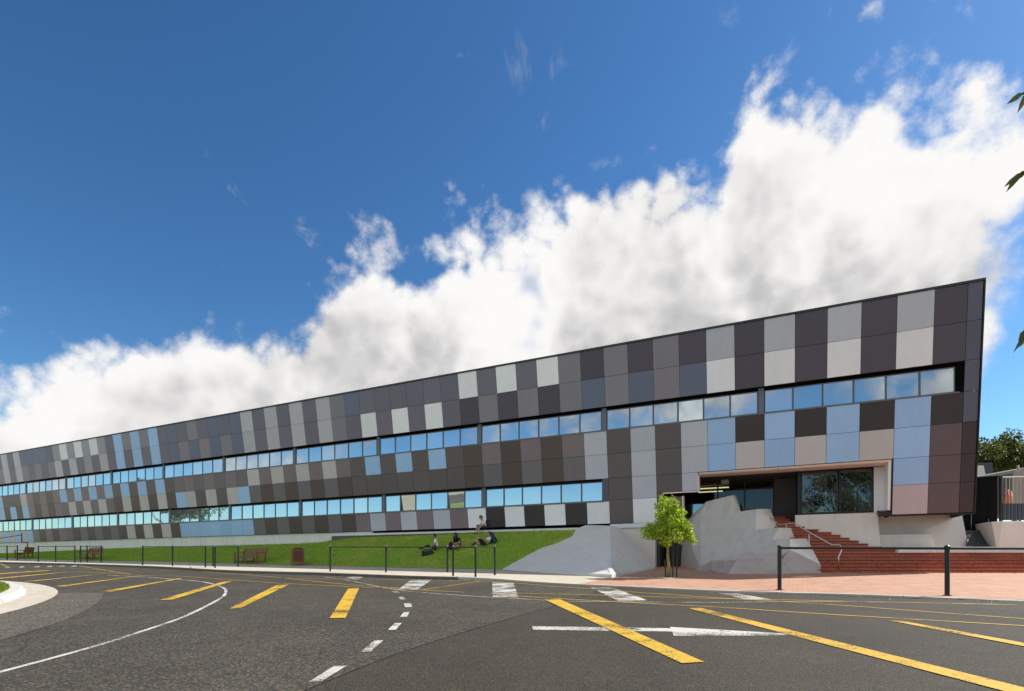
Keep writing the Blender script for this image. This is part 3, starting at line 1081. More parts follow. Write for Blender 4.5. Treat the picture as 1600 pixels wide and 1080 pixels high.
# end strip and the panels round the entrance
for v0, v1, k in ((7.36, 8.76, 'e'), (5.91, 7.36, 'e'), (4.73, 5.91, 'e'), (3.555, 4.73, 'e'), (2.325, 3.555, 'f'), (1.22, 2.325, 'f'), (0, 1.22, 'f')):
    panel(-0.27, 0.19, v0, v1, k, 'upper_cladding' if v0 > 4.7 else 'middle_cladding' if v0 > 2.3 else 'lower_cladding', -0.002)
for u0, u1, v0, v1, k in ((0.19, W, 1.22, 2.325, 'Q'), (0.19, W, 0, 1.22, 'Q'), (W, 2 * W, 1.22, 2.325, 'B'), (W, 2 * W, 0, 1.22, 'P'),
                          (11 * W, 12 * W, 1.22, 2.325, 'q'), (11 * W, 12 * W, 0, 1.22, 'q'), (10 * W, 11 * W, 1.22, 2.325, 'L'), (10 * W, 11 * W, -0.02, 1.22, 'W'),
                          (9 * W, 10 * W, 1.46, 2.325, 'q'), (8.38 * W, 9 * W, 1.46, 2.325, 'L'), (9.75 * W, 10 * W, 0, 1.46, 'q'), (8.98 * W, 9.75 * W, 0, 1.21, 'q'),
                          (12 * W, 12.28 * W, 1.155, 2.325, 'e')):
    panel(u0, u1, v0, v1, k, 'lower_cladding')
mb = MB()
plate(mb, 12 * W - 0.01, 9.76 * W, -0.24, -0.03, 0.0, 0.06)
mb.build('base_strip', PM['W'], school)

# roof edge, end trim
mb = MB()
plate(mb, -0.33, END, 8.765, 8.85, -0.035, 0.5)
mb.build('roof_capping', material('capping', (0.05, 0.047, 0.046), 0.35, 0.4), school)
mb = MB()
plate(mb, -0.335, -0.285, -0.06, 8.764, -0.03, 0.6)
mb.build('end_trim', M['frame_black'], school)
mb = MB()
plate(mb, -0.28, 2 * W, -0.07, -0.012, -0.01, 0.5)
mb.build('lower_trim', M['frame_black'], school)

# core of the building behind the cladding
mb = MB()


def core(u0, u1, v0, v1, w0, depth):
    q = []
    for v in (v0, v1):
        a0, a1 = FP(u0, v, w0), FP(u1, v, w0)
        b0, b1 = VP_(u0, a0.z, depth), VP_(u1, a0.z, depth)
        q += [rel(a1), rel(a0), rel(b0), rel(b1)]
    mb.hexa(q)


core(-0.28, END, 2.36, 8.74, 0.75, 15)
core(12.2 * W, END, -2.6, 2.355, 0.75, 15)
mb.build('core', M['backing'], school)
mb = MB()
vbox(mb, -0.27, END, 11.60, 11.74, 0.1, 15.2)
mb.build('roof', material('roof_sheet', (0.35, 0.35, 0.34), 0.4, 0.3, var=0.1), school)
mb = MB()
for q in range(9):
    vbox(mb, -0.26, -0.20, 3.05 + q * 0.95, 3.05 + q * 0.95 + 0.93, 0.9, 15)
mb.build('end_wall', PM['f'], school)

# ribbon windows: upright panes standing on the sill line inside the leaning skin
win_cache = {}
VROT = Matrix((D1, Vector((0, 0, 1)), NH)).transposed().to_euler()


def window(u0, u1, v_sill, h, tilt=0.0):
    b = 0.035
    wd = round(u1 - u0, 4)
    key = (wd, h)
    if key not in win_cache:
        a = wd / 2
        f = MB()
        f.box((-a, 0, 0), (-a + b, h, 0.07))
        f.box((a - b, 0, 0), (a, h, 0.07))
        f.box((-a + b, 0, 0), (a - b, b, 0.07))
        f.box((-a + b, h - b, 0), (a - b, h, 0.07))
        g_ = MB()
        g_.box((-a + b, -h + 2 * b, -0.006), (a - b, 0, 0.006))
        bl_ = MB()
        bl_.box((-a + b, -0.03, 0.0), (a - b, 0, 0.05))
        win_cache[key] = (f.mesh('window', M['frame_grey']), g_.mesh('pane', M['window_glass']))
    fm, gm_ = win_cache[key]
    p = FP((u0 + u1) / 2, v_sill) + NH * 0.07
    fo_ = bpy.data.objects.new('window', fm)
    col.objects.link(fo_)
    fo_.parent = school
    fo_.location = rel(p + Vector((0, 0, 0.035)))
    fo_.rotation_euler = VROT
    go_ = bpy.data.objects.new('pane', gm_)
    col.objects.link(go_)
    go_.parent = fo_
    go_.location = (0, h - b, 0.03)
    go_.rotation_euler = (tilt + random.gauss(0, 0.006), random.gauss(0, 0.008), 0)
    return fo_


heads = {}
for nm, vs_, vt_, start, openp in (('upper', 4.73, 5.91, 0.45, ()), ('lower', 1.155, 2.325, 12.3 * W, (19, 22))):
    sill, head, mul = MB(), MB(), MB()
    plate(sill, start - 0.12, END, vs_ - 0.022, vs_ + 0.03, -0.02, 0.60)
    z_top = FP(0, vt_).z
    zs = FP(0, vs_).z
    vbox(head, start - 0.12, END, zs + 1.055, z_top + 0.02, 0.00, 0.19)
    sill.build('sill', M['frame_grey'], school)
    head.build('window_head', M['backing'], school)
    # back of the slot
    bk_ = MB()
    vbox(bk_, start - 0.12, END, zs + 0.02, z_top, 0.20, 0.26)
    bk_.build('window_back', M['frame_black'], school)
    k = 0 if nm == 'upper' else 2
    while 6 * k * W < END - 1:
        a = max(6 * k * W + 0.27, start)
        b = min(6 * (k + 1) * W, END)
        n = round((b - a) / (W * 0.96))
        if 6 * k * W >= start - 0.5 and k > 0:
            m_ = MB()
            p0, p1 = 6 * k * W + 0.02, a - 0.02
            q = FP(0, vs_)
            base_o = 0.045
            m_.hexa([rel(VP_(uu, zz, oo) + (FP(0, vs_) - O) - Vector((0, 0, (FP(0, vs_) - O).z))) for zz in (zs + 0.02, z_top) for oo, us in ((base_o, (p1, p0)), (0.19, (p0, p1))) for uu in us])
            m_.build('mullion', M['frame_grey'], school)
        for i in range(n):
            u0, u1 = a + (b - a) * i / n, a + (b - a) * (i + 1) / n
            colidx = int((u0 + u1) / 2 / W)
            window(u0 + 0.004, u1 - 0.004, vs_, 1.01, R(-6.2) if colidx in openp else 0.0)
        k += 1

# concrete foot walls
for k in range(4, 12):
    u0, u1 = max(26.2, 6 * k) * W, min(6 * (k + 1) * W, END)
    if k == 4:
        u0 = 25.0 * W
    mb = MB()
    vbox(mb, u0 + 0.012, u1 - 0.012, 0.6, 3.08 - 0.01, 0.10, 0.40)
    mb.build('concrete_panel', M['concrete_wall'], school, bevel=0.01)
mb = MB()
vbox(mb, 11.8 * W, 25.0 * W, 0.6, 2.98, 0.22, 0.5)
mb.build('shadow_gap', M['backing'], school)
mb = MB()
vbox(mb, 10.12 * W, 13.6 * W, 0.4, 2.84, 0.12, 0.5)
mb.build('foot_wall', M['concrete'], school, bevel=0.012)

# entrance: soffit, reveals, glazing, floors, the glazed bay
SOF = FP(0, 2.30).z
U_B = 2.05 * W                      # right jamb
U_A = 10.14                         # left jamb of the high part
mb = MB()                           # rolled edge of the soffit, in lengths
for a, b in ((U_B, 4.30), (4.30, 6.74), (6.74, 9.0 * W - 2.15), (9.0 * W - 2.15, U_A)):
    s_ = MB()
    prof = [(-0.02, 0.0), (0.03, -0.07), (0.12, -0.10), (0.95, -0.10), (0.95, 0.0)]
    e0 = FP(0, 2.30) - O
    vs = []
    for u in (a + 0.006, b - 0.006):
        for o_, dz in prof:
            p = O + D1 * u + Vector((e0.x, e0.y, 0)) + NH * o_
            vs.append(rel((p.x, p.y, SOF + dz)))
    s_.add(vs, [(0, 1, 6, 5), (1, 2, 7, 6), (2, 3, 8, 7), (3, 4, 9, 8), (4, 0, 5, 9), (4, 3, 2, 1, 0), (5, 6, 7, 8, 9)])
    s_.build('soffit_trim', M['soffit_pink'], school)
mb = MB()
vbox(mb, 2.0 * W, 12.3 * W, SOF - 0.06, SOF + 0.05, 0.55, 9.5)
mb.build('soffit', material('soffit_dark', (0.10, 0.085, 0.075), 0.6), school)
# stepped left jamb with its own thin trim
mb = MB()
plate(mb, 8.36 * W + 0.05, 8.36 * W - 0.01, 1.45, 2.20, -0.005, 0.45)
plate(mb, 9.76 * W, 8.36 * W - 0.01, 1.385, 1.448, -0.005, 0.45)
plate(mb, 8.98 * W + 0.035, 8.98 * W - 0.02, 0.0, 1.225, -0.005, 0.45)
mb.build('jamb_trim', M['soffit_pink'], school)
# white right reveal
mb = MB()
mb.hexa([rel(p) for p in (VP_(U_B + 0.10, 3.28, -0.02), VP_(U_B, 3.28, -0.02), VP_(U_B, 3.28, 1.0), VP_(U_B + 0.10, 3.28, 1.0),
                          VP_(U_B + 0.10, SOF - 0.02, -0.30), VP_(U_B, SOF - 0.02, -0.30), VP_(U_B, SOF - 0.02, 1.0), VP_(U_B + 0.10, SOF - 0.02, 1.0))])
vbox(mb, U_B + 0.10, U_B + 0.46, 3.26, SOF - 0.09, 0.88, 1.0)
mb.build('reveal', M['reveal_white'], school)
mb = MB()
plate(mb, 2.05 * W, 2.0 * W - 0.01, -0.02, 2.33, -0.006, 0.30)
plate(mb, 2.0 * W, 2.0 * W + 0.46, -0.06, 0.16, 0.02, 0.6)
mb.build('jamb_dark', M['frame_black'], school)

# glazed bay: sill wall is outside; two panes and a visible room
BAYO = 0.92
bu0, bu1, bm_ = U_B + 0.46, 5.78, 4.28
for a, b in ((bu0 + 0.02, bm_ - 0.02), (bm_ + 0.02, bu1)):
    f = MB()
    for x0, x1, z0, z1 in ((a, a + 0.06, 3.30, SOF - 0.09), (b - 0.06, b, 3.30, SOF - 0.09), (a + 0.06, b - 0.06, 3.30, 3.36), (a + 0.06, b - 0.06, SOF - 0.15, SOF - 0.09)):
        vbox(f, x0, x1, z0, z1, BAYO, BAYO + 0.09)
    fr_ = f.build('bay_window', M['frame_black'], school)
    p_ = MB()
    vbox(p_, a + 0.06, b - 0.06, 3.36, SOF - 0.15, BAYO + 0.03, BAYO + 0.04)
    p_.build('pane', M['bay_glass'], fr_)
mb = MB()
vbox(mb, U_B + 0.1, bu1, 3.12, 3.28, 1.0, 6.2)
mb.build('bay_floor', material('carpet', (0.09, 0.085, 0.08), 0.9), school)
mb = MB()
vbox(mb, U_B, bu1, 3.29, SOF - 0.07, 5.6, 5.75)
vbox(mb, U_B, U_B + 0.09, 3.29, SOF - 0.07, 1.02, 5.59)
mb.build('bay_wall', M['room_white'], school)
mb = MB()
vbox(mb, bu1 + 0.02, bu1 + 0.14, 3.285, SOF - 0.07, BAYO - 0.02, 3.6)
mb.build('bay_post', M['frame_black'], school)
mb = MB()
vbox(mb, 4.62, bu1 - 0.02, 3.29, SOF - 0.07, 2.6, 2.7)
mb.build('bay_screen', material('screen_grey', (0.34, 0.33, 0.30), 0.7), school)
# brown wall beside the bay
mb = MB()
vbox(mb, bu1 + 0.16, 6.92, 3.05, SOF - 0.07, 2.9, 3.1)
mb.build('brown_wall', M['brown_wall'], school)
# recessed curtain wall
GO = 3.2
lvl = 3.30
gl_u = [6.94, 8.30, 9.62, 10.94, 12.10]
for a, b in zip(gl_u[:-1], gl_u[1:]):
    f = MB()
    lo = lvl if a < 8.3 else 0.75
    for x0, x1, z0, z1 in ((a, a + 0.035, lo, SOF - 0.07), (b - 0.035, b, lo, SOF - 0.07), (a + 0.035, b - 0.035, lo, lo + 0.06), (a + 0.035, b - 0.035, SOF - 0.13, SOF - 0.07)):
        vbox(f, x0, x1, z0, z1, GO, GO + 0.08)
    if lo < 1:
        vbox(f, a + 0.035, b - 0.035, 2.36, 2.60, GO, GO + 0.08)
    fr_ = f.build('entry_window', M['frame_black'], school)
    p_ = MB()
    if lo < 1:
        vbox(p_, a + 0.035, b - 0.035, 2.60, SOF - 0.13, GO + 0.03, GO + 0.04)
        vbox(p_, a + 0.035, b - 0.035, 0.81, 2.36, GO + 0.03, GO + 0.04)
    else:
        vbox(p_, a + 0.035, b - 0.035, lo + 0.06, SOF - 0.13, GO + 0.03, GO + 0.04)
    p_.build('pane', M['entry_glass'], fr_)
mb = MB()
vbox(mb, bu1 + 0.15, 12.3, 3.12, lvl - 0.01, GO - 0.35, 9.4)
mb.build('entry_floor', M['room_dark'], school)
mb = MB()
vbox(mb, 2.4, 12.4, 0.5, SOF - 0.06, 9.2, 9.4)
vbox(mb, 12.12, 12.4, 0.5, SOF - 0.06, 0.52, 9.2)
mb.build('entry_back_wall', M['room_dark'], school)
# dark street door with a glazed side light under the upper floor
mb = MB()
vbox(mb, 10.58, 12.02, 0.70, 2.55, 1.55, 1.62)
dr = mb.build('door', M['dark_slate'], school, bevel=0.01)
mb = MB()
vbox(mb, 10.68, 10.71, 1.35, 2.15, 1.50, 1.545)
mb.build('handle', M['stainless'], dr)
mb = MB()
vbox(mb, 10.16, 10.56, 0.75, 2.55, 1.57, 1.60)
mb.build('side_light', mat_mirror_glass('side_light_glass', (0.75, 0.8, 0.85), (0.02, 0.02, 0.025), 0.45), school)
mb = MB()
vbox(mb, 9.6, 12.1, 2.56, 2.66, 1.5, 3.1)
vbox(mb, 9.6, 10.14, 0.6, 2.56, 1.5, 1.65)
mb.build('door_head', M['frame_black'], school)
mb = MB()
vbox(mb, 10.16, 11.1, 2.70, 4.05, 1.57, 1.60)
mb.build('transom_pane', mat_mirror_glass('transom_glass', (0.55, 0.66, 0.78), (0.02, 0.02, 0.025), 0.42), school)
# lit tubes inside the entrance hall
em = bpy.data.materials.new('tube_light')
em.use_nodes = True
eb = em.node_tree.nodes['Principled BSDF']
eb.inputs['Base Color'].default_value = (0.8, 0.75, 0.6, 1)
eb.inputs['Emission Color'].default_value = (1.0, 0.82, 0.5, 1)
eb.inputs['Emission Strength'].default_value = 1.6
for k, (a, b, z, o_) in enumerate(((9.15, 10.9, 5.14, 4.2), (9.6, 10.9, 5.12, 5.6))):
    t_ = MB()
    vbox(t_, a, b, z, z + 0.05, o_, o_ + 0.12)
    t_.build('tube_light', em, school)
mb = MB()
vbox(mb, 9.0, 9.35, SOF - 0.25, SOF - 0.06, 2.2, 2.5)
mb.build('exit_box', M['galvanised'], school)


# ------------------------------------------------------------------ forecourt: stair, concrete forms, terrace
SX, SZ0, SR, ST, SY0 = 12.0, 0.656, 0.138, 0.25, 21.7
stair = empty('brick_stair', (14.0, SY0, G(SY0)))
tag(stair, 'wide red brick stair climbing beside the concrete forms into the entrance', 'stair')
stl = Vector(stair.location)
ends = {1: 34, 2: 34, 3: 34, 4: 34, 5: 34, 6: 34, 7: 16.6, 8: 15.85, 9: 15.45, 10: 15.2, 11: 14.95, 12: 14.7, 13: 14.45, 14: 14.2, 15: 13.5, 16: 13.4, 17: 13.3, 18: 13.2, 19: 13.1}
for k in range(1, 20):
    y0 = SY0 + ST * (k - 1)
    z1 = SZ0 + SR * k
    x0 = 11.2 if k < 8 else 10.7
    x1 = ends[k]
    y1 = y0 + ST + 0.05 if k not in (6, 19) else (y0 + (9.0 if k == 6 else 3.4))
    mb = MB()
    z0 = 0.4
    nose = 0.03
    # riser face and tread as separate materials; thin projecting nosing course
    mb.box((x0 - stl.x, y0 - stl.y, z0 - stl.z), (x1 - stl.x, y1 - stl.y, z1 - 0.038 - stl.z), 0)
    mb.box((x0 - stl.x, y0 - 0.004 - stl.y, z1 - 0.058 - stl.z), (x1 - stl.x, y0 - stl.y, z1 - 0.039 - stl.z), 2)  # thin dark strip, painted as the shadow line under the nosing
    mb.box((x0 - stl.x, y0 - nose - stl.y, z1 - 0.036 - stl.z), (x1 - stl.x, y1 - stl.y, z1 - stl.z), 1)
    mb.build('step', [M['brick_riser'], M['brick_tread'], M['nosing_shadow']], stair)


def faceted(name, V, F, mat, label=None, cat=None, bevel=0.015, parent=None):
    base = Vector(V[0])
    if parent is None:
        r_ = empty(name, base)
        tag(r_, label, cat)
    mb = MB()
    mb.add([Vector(v) - base for v in V], F)
    return mb


# concrete pyramid mound at the end of the lawn
PL, PF, PR = (-0.42, 24.75), (3.36, 18.47), (6.66, 25.4)
gL, gF, gR = G(PL[1]), G(PF[1]), G(PR[1])
V = [(*PL, gL - 0.2), (*PF, gF - 0.2), (*PR, gR - 0.2), (3.2, 28.4, gR - 0.2),
     (*PL, gL + 0.03), (PF[0], PF[1], gF + 0.11), (PR[0], PR[1], gR + 0.06), (3.2, 28.4, 2.75),
     (2.934, 27.2, 2.289), (3.711, 27.6, 2.951), (4.748, 26.4, 2.849), (5.33, 26.9, 2.803), (5.0, 28.2, 2.80)]
F = [(0, 1, 5, 4), (4, 5, 10, 9, 8), (1, 2, 6, 5), (5, 6, 11, 10), (9, 10, 11, 12), (6, 2, 3, 12), (6, 12, 11), (4, 8, 7), (8, 9, 7), (9, 12, 7), (7, 12, 3), (0, 4, 7, 3), (0, 3, 2, 1)]
base = Vector((PF[0], PF[1], gF))
mb = MB()
mb.add([Vector(v) - base for v in V], F)
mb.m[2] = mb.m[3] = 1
pyr = mb.build('concrete_mound', [M['concrete'], M['concrete_streaked_shaded']], bevel=0.008)
pyr.location = base
tag(pyr, 'pale grey faceted concrete pyramid mound between lawn and entrance', 'concrete mound')

# folded concrete parapet climbing with the stair
pb = Vector((10.0, 22.5, G(22.5)))
par = empty('concrete_parapet', pb)
tag(par, 'folded grey concrete parapet of jagged facets beside the brick stair', 'concrete parapet')


def facets(name, V, F, mat, bevel=0.018):
    m_ = MB()
    m_.add([Vector(v) - pb for v in V], F)
    return m_.build(name, mat, par, bevel=bevel)


a0, b0, c0 = (8.438, 24.4, 0.7), (9.134, 26.412, 3.546), (9.448, 26.553, 4.026)
d0, d1_ = (10.405, 25.8, 4.246), (11.028, 26.9, 4.38)
e0, e1 = (11.032, 26.3, 3.517), (10.092, 25.268, 3.357)
f0, g0 = (10.966, 24.487, 3.46), (12.441, 26.3, 3.659)
h0, h1 = (12.358, 25.4, 2.693), (10.659, 23.889, 2.509)
j0, k0_, k1_ = (13.115, 25.5, 2.684), (12.915, 24.7, 2.154), (11.005, 23.083, 2.028)
i0 = (11.36, 23.216, 2.542)
l0, m0 = (11.509, 22.6, 2.054), (13.133, 24.3, 2.137)
o0, q0 = (12.439, 22.0, 0.971), (11.357, 22.301, 1.578)
p0 = (12.40, 21.95, 0.55)
r0, r1, r2 = (10.45, 22.284, 0.604), (9.422, 23.296, 0.581), (8.698, 24.089, 0.648)
V = [a0, b0, c0, d0, e1, f0, h1, i0, k1_, l0, q0, r0, r1, r2]
facets('front_wall', V, [tuple(range(len(V)))], M['concrete_stained_shaded'], 0.0)
bk1, bk2 = (11.2, 27.4, 2.9), (8.6, 27.4, 3.0)
V = [d0, d1_, e0, e1, f0, g0, h0, h1, i0, j0, k0_, k1_, l0, m0, o0, q0, p0, r0, bk1, (12.4, 25.0, 0.5), (12.4, 25.2, 2.0)]
F = [(0, 1, 2, 3), (3, 2, 4), (4, 5, 6, 7), (7, 6, 8), (8, 9, 10, 11), (11, 10, 12), (12, 13, 14, 15), (15, 14, 16, 17),
     (1, 18, 2), (2, 18, 5, 4), (5, 18, 6), (6, 18, 9, 8), (9, 18, 20, 10), (10, 20, 13, 12), (13, 20, 14), (14, 20, 19, 16)]
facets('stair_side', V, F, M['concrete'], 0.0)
V = [a0, b0, c0, d0, d1_, bk1, bk2, (8.5, 27.6, 0.4)]
facets('back_wall', V, [(0, 7, 6, 1), (1, 6, 2), (2, 6, 5, 3), (3, 5, 4), (7, 5, 6)], M['concrete_stained_shaded'], 0.0)

# low raw blocks at its foot
V = [(8.359, 23.0, 0.709), (8.359, 23.0, 1.165), (9.229, 22.2, 1.162), (8.269, 20.9, 0.622), (9.0, 23.6, 0.5), (9.728, 23.4, 1.166), (8.852, 24.2, 1.168), (7.7, 24.2, 0.5)]
F = [(0, 3, 2, 1), (3, 4, 5, 2), (1, 2, 5, 6), (0, 1, 6, 7), (4, 7, 6, 5), (0, 7, 4, 3)]
facets('low_block', V, F, M['concrete_raw'])
V = [(8.233, 20.9, 0.61), (9.057, 21.7, 1.405), (10.687, 21.5, 1.453), (9.973, 20.85, 0.611), (8.9, 23.4, 0.4), (9.707, 23.0, 1.424), (11.217, 23.0, 1.451), (11.2, 23.4, 0.4)]
F = [(0, 3, 2, 1), (1, 2, 6, 5), (0, 1, 5, 4), (3, 7, 6, 2), (4, 5, 6, 7), (0, 4, 7, 3)]
facets('low_block', V, F, M['concrete_raw'])
V = [(9.706, 20.75, 0.613), (11.306, 22.2, 1.576), (12.383, 21.9, 0.972), (12.223, 21.6, 0.632), (12.35, 23.0, 0.4), (10.0, 23.0, 0.4), (12.673, 23.0, 1.316)]
F = [(0, 3, 2, 1), (3, 4, 6, 2), (1, 2, 6), (0, 1, 5), (1, 6, 4, 5), (0, 5, 4, 3)]
facets('low_block', V, F, M['concrete_raw'])

# concrete retaining forms right of the stair, under the bay and the corner
rb = Vector((16.5, 24.0, G(24)))
ret = empty('concrete_retaining_wall', rb)
tag(ret, 'sloping grey concrete retaining wall under the entrance bay and corner', 'retaining wall')
tl, tr = VP_(6.02, 3.27, 0.93), VP_(2.80, 3.27, 0.93)
bl2, br2 = Vector((13.199, 25.3, 2.346)), Vector((15.788, 23.3, 1.701))
m_ = MB()
m_.hexa([Vector(p) - rb for p in ((bl2.x, bl2.y, 1.2), (br2.x, br2.y, 1.2), (br2.x + 0.6, br2.y + 1.6, 1.2), (bl2.x + 0.5, bl2.y + 1.3, 1.2),
                                  tl, tr, tr + NH * 0.5, tl + NH * 0.5)])
m_.build('sloping_wall', M['concrete'], ret, bevel=0.015)
V = [(16.639, 24.9, 3.319), (20.109, 24.4, 3.245), (20.033, 23.9, 1.548), (16.104, 24.1, 1.552), (17.0, 26.2, 3.2), (21.2, 26.2, 3.1), (21.2, 26.2, 1.0), (16.6, 26.2, 1.0)]
F = [(3, 2, 1, 0), (0, 1, 5, 4), (3, 0, 4, 7), (2, 6, 5, 1), (4, 5, 6, 7), (3, 7, 6, 2)]
m_ = MB()
m_.add([Vector(v) - rb for v in V], F)
m_.build('battered_base', M['concrete'], ret, bevel=0.012)
V = [(16.15, 24.0, 2.296), (18.265, 23.75, 2.311), (18.371, 23.6, 1.543), (15.993, 23.85, 1.547), (17.0, 25.5, 2.3), (18.8, 25.2, 2.3), (18.8, 25.2, 1.0), (16.8, 25.5, 1.0)]
m_ = MB()
m_.add([Vector(v) - rb for v in V], F)
m_.build('plinth_slab', M['concrete'], ret, bevel=0.012)
m_ = MB()
V = [(20.281, 24.4, 2.502), (21.482, 24.4, 2.516), (20.643, 23.2, 1.426), (19.587, 23.4, 1.429), (21.4, 26.5, 2.4), (23.4, 26.5, 2.4), (23.4, 26.5, 1.2), (21.4, 26.5, 1.2)]
m_.add([Vector(v) - rb for v in V], [(3, 2, 1, 0), (0, 1, 5, 4), (3, 0, 4, 7), (2, 6, 5, 1), (7, 4, 5, 6), (3, 7, 6, 2)])
m_.build('dark_ramp', material('dark_ramp', (0.075, 0.068, 0.075), 0.7, var=0.15, vscale=4, bump=0.004), ret)
m_ = MB()
V = [(20.465, 23.0, 1.397), (23.189, 23.0, 1.397), (23.592, 23.4, 2.856), (20.371, 23.2, 2.8), (20.654, 23.0, 2.812), (26, 26, 1.2), (26, 26, 2.8), (21.5, 26, 2.8), (21.5, 26, 1.2)]
m_.add([Vector(v) - rb for v in V], [(0, 1, 2, 4), (0, 4, 3), (3, 4, 2, 6, 7), (1, 5, 6, 2), (0, 3, 7, 8), (5, 8, 7, 6), (0, 8, 5, 1)])
m_.build('end_wall', M['concrete'], ret, bevel=0.012)
ss = empty('concrete_seat_strip', (16.286, 23.0, 1.585))
tag(ss, 'long low pale concrete seat strip on top of the brick steps', 'seat')
sb = Vector(ss.location)
m_ = MB()
x0, x1 = (16.286, 23.0, 1.585)[0] - sb.x, (21.14, 23.0, 1.585)[0] - sb.x
for a, b in ((x0, x0 + (x1 - x0) * 0.33 - 0.006), (x0 + (x1 - x0) * 0.33, x0 + (x1 - x0) * 0.66 - 0.006), (x0 + (x1 - x0) * 0.66, x1)):
    q_ = MB()
    q_.box((a, 0, -0.12), (b, 0.42, 0.15))
    q_.build('seat_slab', M['slab_pale'], ss, bevel=0.01)

# terrace edge wall along the top of the lawn, pale capping on a dark stone face
tw = empty('lawn_edge_wall', VP_(24, 2.6, -1.2))
tag(tw, 'low dark stone edging with pale concrete capping along the lawn top', 'edging wall')
twl = Vector(tw.location)
us = [32.4, 29.6, 26.8, 24.0, 21.2, 18.4, 15.0]
off = lambda u: -1.02 if u > 31 else -1.40 if u > 23 else -1.15 + 0.15 * (23 - u) / 8
for a, b in zip(us[:-1], us[1:]):
    oa, ob = -1.38 + 0.05 * (32.4 - a) * 0.6, -1.38 + 0.05 * (32.4 - b) * 0.6
    f_, c_ = MB(), MB()
    pts = [VP_(a - 0.01, 0, oa), VP_(b + 0.01, 0, ob), VP_(b + 0.01, 0, 0.21), VP_(a - 0.01, 0, 0.21)]
    f_.hexa([Vector((p.x, p.y, z)) - twl for z in (2.2, 2.735) for p in pts])
    f_.build('stone_face', M['stone_edge'], tw)
    pts = [VP_(a - 0.01, 0, oa - 0.03), VP_(b + 0.01, 0, ob - 0.03), VP_(b + 0.01, 0, 0.21), VP_(a - 0.01, 0, 0.21)]
    c_.hexa([Vector((p.x, p.y, z)) - twl for z in (2.737, 2.86) for p in pts])
    c_.build('capping_slab', M['slab_pale'], tw, bevel=0.008)

# stainless handrail on the stair
hb = Vector((13.034, 21.8, 0.717))
hr = empty('stair_handrail', hb)
tag(hr, 'stainless steel handrail zigzagging up the brick stair', 'handrail')
pts = [(13.119, 21.9, 0.702), (13.094, 21.9, 1.28), (13.248, 21.9, 1.639), (13.248, 22.05, 1.79), (13.013, 22.2, 1.79), (12.455, 24.2, 2.831), (12.069, 24.6, 2.773), (11.901, 26.3, 3.597), (11.663, 26.6, 3.719), (11.311, 26.8, 3.613)]
m_ = MB()
m_.tube([Vector(p) - hb for p in pts], 0.024, 10)
m_.build('rail', M['stainless'], hr, smooth=True)
for top, foot in (((12.62, 23.2, 2.297), (0, 0, 1.7)), ((12.257, 24.4, 2.788), (0, 0, 2.3)), ((11.441, 26.7, 3.635), (0, 0, 3.1))):
    m_ = MB()
    m_.tube([Vector(top) - hb, Vector((top[0], top[1], foot[2])) - hb], 0.018, 8)
    m_.build('post', M['stainless'], hr)


# ------------------------------------------------------------------ black post-and-rail barriers
POST_H = 1.10
cap_mat = material('post_cap', (0.25, 0.25, 0.25), 0.4, 0.6)


def barrier(posts, label, rails=None, zrail=1.02, r_=0.036, rr=0.022, flange=False):
    root = empty('railing', (posts[0][0], posts[0][1], G(posts[0][1])))
    tag(root, label, 'railing', 'black post and rail barriers along the road')
    b = Vector(root.location)
    for x, y in posts:
        m_ = MB()
        p = Vector((x, y, G(y))) - b
        m_.tube([p + Vector((0, 0, -0.03)), p + Vector((0, 0, POST_H - 0.06))], r_, 12)
        po = m_.build('post', M['black_metal'], root, smooth=False)
        c_ = MB()
        c_.tube([p + Vector((0, 0, POST_H - 0.058)), p + Vector((0, 0, POST_H - 0.02)), p + Vector((0, 0, POST_H))], [r_ * 1.12, r_ * 1.12, r_ * 0.6], 12)
        c_.build('cap', cap_mat if not flange else M['black_metal'], po)
        if flange:
            f_ = MB()
            f_.tube([p + Vector((0, 0, 0.002)), p + Vector((0, 0, 0.014))], 0.085, 14)
            f_.build('base_plate', M['black_metal'], po)
    for i, j in (rails or [(k, k + 1) for k in range(len(posts) - 1)]):
        (x0, y0), (x1, y1) = posts[i], posts[j]
        m_ = MB()
        m_.tube([Vector((x0, y0, G(y0) + zrail)) - b, Vector((x1, y1, G(y1) + zrail)) - b], rr, 10)
        m_.build('rail', M['black_metal'], root, smooth=False)
    return root


barrier([(-40.5, 42.3), (-37.249, 40.27), (-36.183, 39.928)], 'farthest black railing at the left edge before a bench')
barrier([(-31.308, 36.088), (-29.485, 35.274), (-27.42, 34.245)], 'black railing of three posts between the two farthest benches')
barrier([(-26.862, 33.996), (-27.562, 35.408), (-26.253, 34.881)], 'short black railing of three posts in front of the middle bench')
barrier([(-20.278, 29.978), (-17.955, 28.871), (-15.141, 26.963)], 'long black railing left of the nearest bench, before open lawn')
barrier([(-15.334, 28.009), (-14.377, 26.431), (-14.012, 27.926)], 'short black railing whose last post stands before the nearest bench')
barrier([(-7.62, 22.885), (-5.087, 22.026), (-2.62, 22.13)], 'long black railing right of the litter bin')
barrier([(-2.108, 19.548), (-1.264, 18.917), (-0.632, 19.964)], 'angled black railing of three posts before the seated students')
barrier([(6.569, 13.404), (9.468, 11.877), (13.2, 10.6), (17.5, 10.2)], 'near black railing on the brick paving before the stair', flange=True, r_=0.048, rr=0.03, zrail=1.03)

